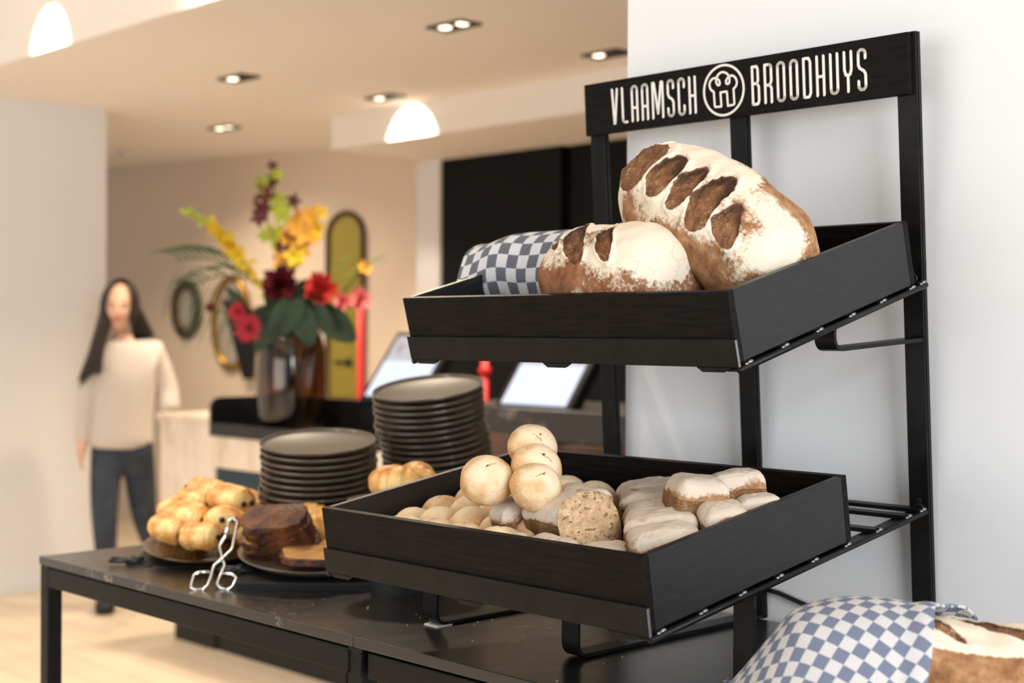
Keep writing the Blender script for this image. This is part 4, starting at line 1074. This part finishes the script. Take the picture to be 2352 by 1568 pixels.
chair(1245, 988, 1.15, 'brown upholstered bar chair behind the lower tray')
chair(1452, 1018, 1.55, 'brown bar chair mostly hidden behind the rack post and wall edge')

# ------------------------------------------------------------------ vase and flowers
VD = 6.05
VP = at(668, 955, VD); VP.z = zs+.0215
vb = VP.copy(); S = VD/FPX
VG = mat('smoked_glass', lin((160, 132, 100)), .03, 0, trans=1, ior=1.45, coat=.5)
vh = (VP.z - at(668, 762, VD).z); vh = abs(vh)
r = empty('flower_vase', 'large smoked glass vase holding the bouquet on the counter', 'vase', VP)
b = nb(); prof = [(0, 0), (.105, 0), (.128, .02), (.140, .08), (.148, .16), (.150, vh*.62), (.146, vh*.8), (.132, vh*.93), (.120, vh), (.114, vh), (.126, vh*.92), (.139, vh*.78), (.143, vh*.6), (.141, .16), (.132, .085), (.118, .03), (0, .022)]
lathe(b, prof, 32); link('glass_body', b, VG, r)
GRN = mat('dark_leaf_green', lin((20, 38, 20)), .5, col2=lin((38, 62, 30)), vs=14)
LGRN = mat('light_leaf_green', lin((126, 150, 74)), .55, col2=lin((92, 120, 56)), vs=14)
PALMG = mat('palm_green', lin((66, 88, 52)), .5)
STEMG = mat('stem_green', lin((84, 92, 44)), .55, col2=lin((70, 60, 34)), vs=20)
YELF = mat('yellow_petal', lin((238, 204, 50)), .55); YGF = mat('yellow_green_petal', lin((186, 196, 66)), .55)
ORF = mat('orange_yellow_petal', lin((240, 178, 66)), .55); BRF = mat('brown_purple_petal', lin((104, 48, 46)), .55)
DRED = mat('dark_red_petal', lin((110, 18, 34)), .6, col2=lin((70, 10, 22)), vs=20); CORAL = mat('coral_red_petal', lin((206, 62, 54)), .55, col2=lin((170, 36, 40)), vs=16)
PINK = mat('pink_petal', lin((240, 160, 160)), .55, col2=lin((230, 110, 120)), vs=20); CRIM = mat('crimson_petal', lin((178, 24, 48)), .55)
VM = VP + Vector((0, 0, vh*.95)); VBOT = VP + Vector((0, 0, .035))
frnd = random.Random(5)
def fp(px, py, dd=0): return at(px, py, VD+dd)
def petal(b, c, d, up, L, w, cup=.2):
    """pointed petal from c along d; up gives the face direction"""
    d = d.normalized(); s = d.cross(up); 
    if s.length < 1e-4: s = d.orthogonal()
    s.normalize(); u = s.cross(d); rows = []
    for k in range(6):
        t = k/5; ww = w*math.sin(PI*(t*.86+.08))**.8; q = c + d*(L*t) + u*(cup*L*t*t)
        rows.append((b.verts.new(q-s*ww/2+u*ww*.15), b.verts.new(q), b.verts.new(q+s*ww/2+u*ww*.15)))
    for A, B in zip(rows, rows[1:]):
        b.faces.new((A[0], A[1], B[1], B[0])); b.faces.new((A[1], A[2], B[2], B[1]))
def flower_root(name, label, cat, head, grp=None):
    r = empty(name, label, cat, VBOT + Vector((frnd.uniform(-.05, .05), frnd.uniform(-.05, .05), 0)), grp)
    return r, (Vector(head)-r.matrix_world.translation)
def curve(a, c, mid, n=14): return [a*(1-t)**2 + mid*2*t*(1-t) + c*t*t for t in [k/(n-1) for k in range(n)]]
def stem(r, h, m=STEMG, rad=.004, bend=None):
    o = r.matrix_world.translation; mid = (VM - o)*1.0 + Vector((h.x*.12, h.y*.12, .03)); pts = curve(Vector((0, 0, 0)), h, bend or mid)
    b = nb(); tube(b, pts, rad, 7); link('stem', b, m, r); return pts
def head_flower(name, label, px, py, dd, Rpx, m, n, layers, cup, face, grp=None, cen=None, w=.5):
    P = fp(px, py, dd); r, h = flower_root(name, label, 'flower', P, grp); stem(r, h); R = Rpx*S
    b = nb(); fz = (Vector(face)).normalized(); ex = fz.orthogonal().normalized(); ey = fz.cross(ex)
    for L in range(layers):
        tl = L/max(1, layers-1)
        for k in range(n):
            a = 2*PI*(k+.5*(L % 2))/n + frnd.uniform(-.15, .15); el = .15+1.15*tl
            d = (ex*math.cos(a)+ey*math.sin(a))*math.cos(el) + fz*math.sin(el)
            petal(b, h + fz*(-.1*R), d, fz, R*(1-.35*tl)*frnd.uniform(.9, 1.08), R*w*(1-.3*tl), cup)
    link('petals', b, m, r)
    b = nb(); blob(b, h + fz*R*.02, R*.22, 10); link('flower_centre', b, cen or YGF, r); return r
toC = (CAM-VM).normalized()
def face(x, y): return toC + RT*x + UP*y
head_flower('dahlia', 'dark red dahlia in the centre of the bouquet', 643, 655, -.06, 47, DRED, 12, 5, .25, face(-.1, .2), 'round red blooms', DRED)
head_flower('protea', 'coral red bloom with pale centre, right of the dark dahlia', 732, 668, -.05, 44, CORAL, 11, 4, .5, face(.2, .3), 'round red blooms', YGF)
head_flower('gerbera', 'crimson star flower low at the left of the bouquet', 572, 752, -.12, 36, CRIM, 14, 2, .1, face(-.3, -.1), 'crimson star flowers', DRED, .3)
head_flower('gerbera', 'half hidden crimson flower above the low crimson star', 545, 715, -.06, 26, CRIM, 12, 2, .1, face(-.5, .2), 'crimson star flowers', DRED, .3)
head_flower('burgundy_bud', 'small burgundy flower sticking out far left', 484, 706, -.05, 15, DRED, 7, 2, .4, face(-.5, .2), None, DRED)
head_flower('pink_flower', 'pale pink bloom at the right end of the bouquet', 824, 690, -.04, 32, PINK, 9, 3, .4, face(.3, .2), 'pink blooms', YGF)
head_flower('pink_flower', 'smaller pink bloom left of the pale pink bloom', 785, 694, -.02, 24, PINK, 9, 3, .4, face(.1, .2), 'pink blooms', PINK)
head_flower('pink_bud', 'little yellow and pink flower high on the right', 838, 616, 0, 20, ORF, 6, 2, .4, face(.3, .4), None, PINK)
# tall orchid sprays
def spray(name, label, tip, path, florets, mats, R0, grp):
    r, h = flower_root(name, label, 'flower', fp(*tip), grp); o = r.matrix_world.translation
    pts = [Vector((0, 0, 0)), VM-o] + [fp(*p)-o for p in path] + [h]
    b = nb(); tube(b, pts, [.004]*(len(pts)-1)+[.002], 7); link('stem', b, STEMG, r)
    for k, (px, py, s) in enumerate(florets):
        c = fp(px, py, frnd.uniform(-.04, .02))-o; R = R0*S*s; b = nb(); fz = face(frnd.uniform(-.6, .6), frnd.uniform(-.2, .5)).normalized(); ex = fz.orthogonal().normalized(); ey = fz.cross(ex); a0 = frnd.uniform(0, 6)
        for q in range(5):
            a = a0+2*PI*q/5; petal(b, c, ex*math.cos(a)+ey*math.sin(a)+fz*.25, fz, R, R*.55, .1)
        link('floret', b, mats[k % len(mats)], r)
spray('orchid_spray', 'tall orchid spray of brown and yellow green florets rising at the top', (622, 385), [(655, 620), (660, 520), (632, 450)],
      [(600, 425, .9), (628, 415, .7), (612, 448, 1), (642, 462, .9), (604, 482, 1), (652, 490, 1.1), (596, 500, .8), (672, 462, .7), (637, 400, .6), (626, 382, .5), (635, 540, 1.2), (660, 560, 1), (645, 585, .9), (610, 540, .7)], [YGF, BRF, BRF, YGF, BRF], 30, 'orchid sprays')
spray('orchid_spray', 'golden orange orchid spray at the upper right of the bouquet', (735, 485), [(672, 620), (690, 550)],
      [(690, 505, 1), (715, 495, .9), (728, 530, 1), (700, 535, 1.1), (678, 520, .8), (735, 490, .7), (660, 545, .9), (690, 570, 1), (672, 600, 1.1), (650, 600, 1), (720, 540, .8), (680, 590, 1)], [ORF, ORF, YELF], 31, 'orchid sprays')
b_root, h = flower_root('flower_spike', 'yellow flower spike with green tip leaning to the upper left', 'flower', fp(425, 484))
o_ = b_root.matrix_world.translation; L = [fp(x, y, -.02)-o_ for x, y in ((640, 720), (590, 640), (545, 580), (500, 528), (425, 484))]
b = nb(); tube(b, [Vector((0, 0, 0)), VM-o_] + L, [.005, .005, .005, .004, .004, .003, .002], 7); link('stem', b, STEMG, b_root)
for part, m_, t0, t1, n, R in (('yellow_florets', YELF, .35, .80, 60, 30), ('green_buds', YGF, .80, 1.0, 24, 18), ('lower_florets', YELF, .12, .35, 16, 20)):
    b = nb()
    for k in range(n):
        t = (t0+(t1-t0)*k/n)*4; i = min(3, int(t)); c = L[i].lerp(L[i+1], t-i); d = Vector((frnd.gauss(0, 1), frnd.gauss(0, 1), frnd.gauss(0, 1))).normalized() + (L[4]-L[2]).normalized()*.8
        petal(b, c, d, toC, R*S*frnd.uniform(.7, 1), R*S*.45, .2)
    link(part, b, m_, b_root)
# foliage
def palm(tip, mid, label, n, Lp, droop):
    r, h = flower_root('palm_leaf', label, 'leaf', fp(*tip), 'palm leaves'); o = r.matrix_world.translation
    c = [VM-o] + curve(fp(630, 690)-o, h, fp(*mid)-o, 16); b = nb(); tube(b, [Vector((0, 0, 0))]+c, [.004]*(len(c))+[.0015], 6); link('stem', b, PALMG, r)
    b = nb()
    for k in range(n):
        t = .25+.75*k/(n-1); i = 1+min(14, int(t*15)); p = c[i]; tg_ = (c[min(i+1, 16)]-c[i-1]).normalized()
        for s in (-1, 1):
            d = tg_*.6 + UP*(.6*s if s > 0 else -.9) + FW*frnd.uniform(-.2, .2); L2 = Lp*S*(1-.45*abs(t-.45)); rows = []
            dd = d.normalized()
            for q in range(6):
                v = q/5; ww = .009*math.sin(PI*(.1+.85*v)); P_ = p + dd*(L2*v) - Vector((0, 0, 1))*(droop*L2*v*v); rows.append((b.verts.new(P_-UP*ww/2-RT*ww/2), b.verts.new(P_+UP*ww/2+RT*ww/2)))
            for A, B in zip(rows, rows[1:]): b.faces.new((A[0], A[1], B[1], B[0]))
    link('leaflets', b, PALMG, r)
palm((400, 598), (530, 570), 'feathery palm leaf arching far out to the left', 11, 135, .55)
palm((440, 660), (545, 590), 'drooping palm leaf hanging lower on the left', 9, 125, .7)
def leaf(px, py, dd, Lpx, Wpx, dx, dy, m, label, grp):
    P = fp(px, py, dd); r, h = flower_root('leaf', label, 'leaf', P, grp); stem(r, h, m)
    b = nb(); petal(b, h - (RT*dx+UP*dy).normalized()*Lpx*S*.45, RT*dx+UP*dy - FW*.25, -FW, Lpx*S, Wpx*S, -.15); link('blade', b, m, r)
leaf(650, 735, -.10, 105, 62, -.2, -1, GRN, 'broad dark green leaf over the front of the vase rim', 'dark green leaves')
leaf(700, 740, -.12, 100, 58, .3, -1, GRN, 'broad dark leaf right of the vase front', 'dark green leaves')
leaf(768, 740, -.06, 115, 70, .8, -.7, GRN, 'pointed dark leaf drooping at the right of the vase', 'dark green leaves')
leaf(615, 725, -.04, 95, 52, -.8, -.2, GRN, 'dark leaf above the low crimson star', 'dark green leaves')
leaf(690, 700, .02, 110, 80, .2, .6, GRN, 'dark leaf filling the centre behind the red blooms', 'dark green leaves')
leaf(548, 690, -.02, 70, 26, -.7, .8, GRN, 'narrow dark leaf pointing up left', 'dark green leaves')
leaf(675, 720, -.13, 90, 46, -.5, -.9, GRN, 'narrow dark leaf hanging between the two broad front leaves', 'dark green leaves')
leaf(735, 725, -.09, 95, 50, .5, -.6, GRN, 'dark leaf below the coral red bloom', 'dark green leaves')
leaf(615, 765, -.10, 85, 46, -.5, -.8, GRN, 'dark leaf falling over the left of the vase rim', 'dark green leaves')
leaf(640, 700, -.03, 80, 50, -.4, .5, GRN, 'small dark leaf just under the dark dahlia', 'dark green leaves')
def twig(tip, mid, label):
    r, h = flower_root('twig', label, 'twig', fp(*tip), 'fine twigs'); o = r.matrix_world.translation; c = curve(fp(730, 690)-o, h, fp(*mid)-o, 12)
    b = nb(); tube(b, [Vector((0, 0, 0)), VM-o]+c, [.003]*(len(c)+1)+[.001], 6)
    for k in range(4, 12):
        for s in (-1, 1):
            d = (RT*.6 + UP*(.9*s)); tube(b, [c[k], c[k]+d*.05*(1-.04*k)], .0011, 5)
    link('stem', b, LGRN, r)
twig((880, 590), (800, 620), 'fine pale green twig arching far right'); twig((800, 590), (745, 620), 'fine green twig in front of the arched mirror')

# ------------------------------------------------------------------ walking woman
wp = onz(255, 1397, 0)
WR = Matrix.Translation(wp) @ Matrix.Rotation(math.radians(61.6), 4, 'Z')
wd = (wp-CAM).dot(FW); ws = wd/FPX
def wl(px, py, y=0): return Vector(((px-262)*ws, y, CAM.z-(py-764)*ws))
woman = empty('person', 'dark haired woman in a cream sweater and jeans walking past the counter', 'person', M=WR)
def skin_mesh(nodes, edges, name, mat_, parent, sub=2, root=0):
    b = nb(); sk = b.verts.layers.skin.verify(); vs = []
    for k, (p, r) in enumerate(nodes):
        v = b.verts.new(p); rr = r if isinstance(r, tuple) else (r, r); v[sk].radius = rr; v[sk].use_root = (k == root); vs.append(v)
    for a, c_ in edges: b.edges.new((vs[a], vs[c_]))
    me = bpy.data.meshes.new(name); b.to_mesh(me); b.free()
    o = bpy.data.objects.new(name, me); COL.objects.link(o)
    m1 = o.modifiers.new('skin', 'SKIN'); m1.use_smooth_shade = True; m2 = o.modifiers.new('sub', 'SUBSURF'); m2.levels = sub; m2.render_levels = sub
    bpy.context.view_layer.update(); dg = bpy.context.evaluated_depsgraph_get(); me2 = bpy.data.meshes.new_from_object(o.evaluated_get(dg)); bpy.data.objects.remove(o)
    return me2
ch = lambda *i: [(i[k], i[k+1]) for k in range(len(i)-1)]
hip = wl(285, 1040); chest = wl(293, 880); nk = wl(285, 792); hd = wl(279, 712, -.02)
shR, shL = wl(232, 815, .0), wl(356, 812, .03); elR, elL = wl(208, 925, .04), wl(386, 905, .05); wrR, wrL = wl(198, 1018, .0), wl(398, 985, -.03)
hipR, hipL = wl(248, 1055, 0), wl(322, 1055, .02); knR, knL = wl(247, 1195, -.07), wl(334, 1190, .05); anR, anL = wl(254, 1370, .02), wl(356, 1290, .36)
toR, toL = wl(248, 1393, -.16), wl(352, 1352, .33)
def hand(w0, f0, inner):
    """wrist position, finger direction, inner side: palm, four fingers, thumb"""
    f = f0.normalized(); s = Vector((0, -1, 0)); s = (s - f*s.dot(f)).normalized(); n = f.cross(s)
    N = [(w0, .024), (w0+f*.045, (.036, .018))]; Eg = [(0, 1)]; 
    for k, (o_, L) in enumerate(((.028, .062), (.010, .070), (-.008, .066), (-.026, .054))):
        b0 = len(N); N += [(w0+f*.085+s*o_, .0095), (w0+f*(.085+L*.5)+s*o_*1.1+inner*.006, .009), (w0+f*(.085+L*.9)+s*o_*1.1+inner*.022, .0075)]; Eg += [(1, b0), (b0, b0+1), (b0+1, b0+2)]
    b0 = len(N); N += [(w0+f*.04+s*.038, .011), (w0+f*.075+s*.052+inner*.01, .0095), (w0+f*.10+s*.048+inner*.02, .008)]; Eg += [(1, b0), (b0, b0+1), (b0+1, b0+2)]
    return N, Eg
nodes = [(hip, .10), (wl(288, 960), .085), (chest, .09), (wl(290, 820), .068), (nk, .052), (wl(282, 765, -.01), .050),
         (shR, .058), (elR, .042), (wrR, .028), (shL, .058), (elL, .042), (wrL, .028),
         (hipR, .085), (knR, .056), (anR, .038), (toR, .03), (hipL, .085), (knL, .056), (anL, .038), (toL, .03)]
edges = ch(0, 1, 2, 3, 4, 5) + ch(3, 6, 7, 8) + ch(3, 9, 10, 11) + ch(0, 12, 13, 14, 15) + ch(0, 16, 17, 18, 19)
for w_i, inner in ((8, Vector((1, 0, 0))), (11, Vector((-1, 0, 0)))):
    N, Eg = hand(nodes[w_i][0], nodes[w_i][0]-nodes[w_i-1][0], inner); base = len(nodes)
    nodes += N[1:]; edges += [((w_i if a == 0 else base+a-1), base+c_-1) for a, c_ in Eg]
bodyme = skin_mesh(nodes, edges, 'body', SKIN, woman)
# head: egg-shaped mesh with brow, nose, lips, chin, ears, merged with the body by a voxel remesh
b = nb(); b.from_mesh(bodyme)
HW, HD, HH = .076, .098, .122; yaw = math.radians(-6)
HM = Matrix.Translation(hd) @ Matrix.Rotation(yaw, 4, 'Z') @ Matrix.Rotation(math.radians(4), 4, 'Y')
def hf(u, v):
    ph = PI*u; th = 2*PI*v; d = Vector((math.sin(ph)*math.sin(th), -math.sin(ph)*math.cos(th), math.cos(ph)))
    p = Vector((d.x*HW, d.y*HD, d.z*HH)); lo = max(0, -d.z)
    p.x *= 1-.28*lo**1.4; p.y *= 1-.10*lo
    if d.y < 0:
        fx, fz = p.x, p.z; fr = sstep(-.2, -.8, d.y)
        g = lambda cx, cz, sx, sz: math.exp(-((fx-cx)/sx)**2-((fz-cz)/sz)**2)
        p.y += fr*(-.020*g(0, -.028, .012, .014) - .010*g(0, -.008, .009, .024) - .006*g(0, .022, .05, .010) + .010*(g(-.031, .004, .015, .010)+g(.031, .004, .015, .010))
                   - .008*g(0, -.058, .022, .009) - .008*g(0, -.092, .022, .016) - .005*(g(-.042, -.03, .02, .02)+g(.042, -.03, .02, .02)))
    return p
def hfm(u, v): return HM @ hf(.004+.992*u, v)
V_ = grid(b, hfm, 56, 64, cv=True)
b.faces.new(V_[0][::-1]); b.faces.new(V_[-1])
for s in (-1, 1): blob(b, (s*.075, .01, -.005), (.010, .022, .032), 12, HM)
me = bpy.data.meshes.new('body_src'); b.to_mesh(me); b.free()
tmp = bpy.data.objects.new('tmp', me); COL.objects.link(tmp); md = tmp.modifiers.new('r', 'REMESH'); md.mode = 'VOXEL'; md.voxel_size = .0055
ms = tmp.modifiers.new('s', 'SMOOTH'); ms.iterations = 3; ms.factor = .5
bpy.context.view_layer.update(); me = bpy.data.meshes.new_from_object(tmp.evaluated_get(bpy.context.evaluated_depsgraph_get())); bpy.data.objects.remove(tmp); me.name = 'body'
linkm('body', me, SKIN, woman)
EYEW = mat('eye_white', lin((226, 220, 212)), .3); EYED = mat('dark_eye', (.02, .012, .008), .2); LIP = mat('lips', lin((178, 92, 88)), .45)
for s in (-1, 1):
    b = nb(); blob(b, (s*.031, -.079, .004), (.0135, .008, .0065), 12, HM); e = link('eye', b, EYEW, woman)
    b = nb(); blob(b, (s*.031, -.0845, .004), (.0055, .004, .0055), 10, HM); link('iris', b, EYED, e)
    b = nb(); tube(b, [HM @ Vector((s*x, y, z)) for x, y, z in ((.014, -.094, .022), (.030, -.091, .027), (.047, -.078, .022))], [.0028, .0034, .002], 8); link('eyebrow', b, HAIR, woman)
b = nb(); blob(b, (0, -.094, -.055), (.021, .006, .0045), 12, HM); blob(b, (0, -.094, -.062), (.019, .006, .005), 12, HM); link('lips', b, LIP, woman)
# clothes
sw = [(wl(284, 1045), (.175, .122)), (wl(284, 1006), (.172, .120)), (wl(286, 950), (.155, .112)), (chest, (.168, .118)), (wl(290, 825), (.122, .086)), (wl(287, 797), (.070, .062)),
      (shR, .072), (elR, .060), (wl(199, 1030, .01), .046), (shL, .072), (elL, .064), (wl(395, 958, -.01), .052)]
me = skin_mesh(sw, ch(0, 1, 2, 3, 4, 5) + ch(4, 6, 7, 8) + ch(4, 9, 10, 11), 'sweater', KNIT, woman); linkm('sweater', me, KNIT, woman)
jn = [(wl(285, 985), (.152, .102)), (hip, (.160, .106)), (hipR, .095), (knR, .068), (wl(254, 1352, .015), .046), (hipL, .095), (knL, .068), (wl(352, 1275, .32), .048)]
me = skin_mesh(jn, ch(0, 1) + ch(1, 2, 3, 4) + ch(1, 5, 6, 7), 'jeans', DENIM, woman); linkm('jeans', me, DENIM, woman)
for a, t_ in ((anR, toR), (anL, toL)):
    d = (t_-a); sh = [(a+Vector((0, .045, .01)), .056), (a.lerp(t_, .5)+Vector((0, 0, .002)), (.056, .05)), (t_+Vector((0, -.03, .004)), (.054, .040))]
    me = skin_mesh(sh, ch(0, 1, 2), 'shoe', BLKPLASTIC, woman)
    zmin = min(v.co.z for v in me.vertices)
    if zmin < 0.0:
        for v in me.vertices: v.co.z = max(v.co.z, .001)
    linkm('shoe', me, BLKPLASTIC, woman)
# hair: cap plus long locks falling to the chest, swept to the picture's left
b = nb()
def cap(u, v):
    th = math.radians(-205 + 230*v + 77.5) ; th = 2*PI*v
    d0 = hf(.004+.90*u*.62, v); d = d0*1.10 + Vector((0, .012, .008))
    return HM @ d
def capf(u, v):
    ph = PI*(.004+.66*u); th = math.radians(42 + 276*v)
    d = Vector((math.sin(ph)*math.sin(th), -math.sin(ph)*math.cos(th), math.cos(ph))); p = Vector((d.x*HW*1.14, d.y*HD*1.12+.008, d.z*HH*1.10+.004)); return HM @ p
grid(b, capf, 24, 40)
o = link('hair', b, HAIR, woman); md = o.modifiers.new('sol', 'SOLIDIFY'); md.thickness = .012; md.offset = 1
hr = random.Random(2)
def lock(p0, p1, p2, r0, r1):
    b = nb(); c = curve(p0, p2, p1, 12); tube(b, c, [r0*(1-(k/11)**3)+r1*(k/11)**3 for k in range(12)], 10); return b
b = nb()
for k in range(16):
    u = k/15; s = wl(248+20*u, 690+10*hr.random(), .05-.09*u); m_ = wl(222-2*u+10*hr.random(), 800, -.02-.10*u); e = wl(188+52*u, 890-40*u+hr.uniform(-12, 12), -.06-.10*u)
    tube(b, curve(s, e, m_, 12), [.020, .022, .023, .023, .022, .021, .020, .018, .016, .013, .009, .003], 8)
link('hair_lock', b, HAIR, o)
b = nb()
for k in range(12):
    u = k/11; s = wl(306-6*u, 690, -.02+.09*u); m_ = wl(328-12*u, 745, .0+.06*u); e = wl(358-44*u, 778+26*u*hr.random(), .04+.07*u)
    tube(b, curve(s, e, m_, 12), [.020, .022, .023, .023, .022, .021, .020, .018, .016, .013, .009, .003], 8)
link('hair_lock', b, HAIR, o)
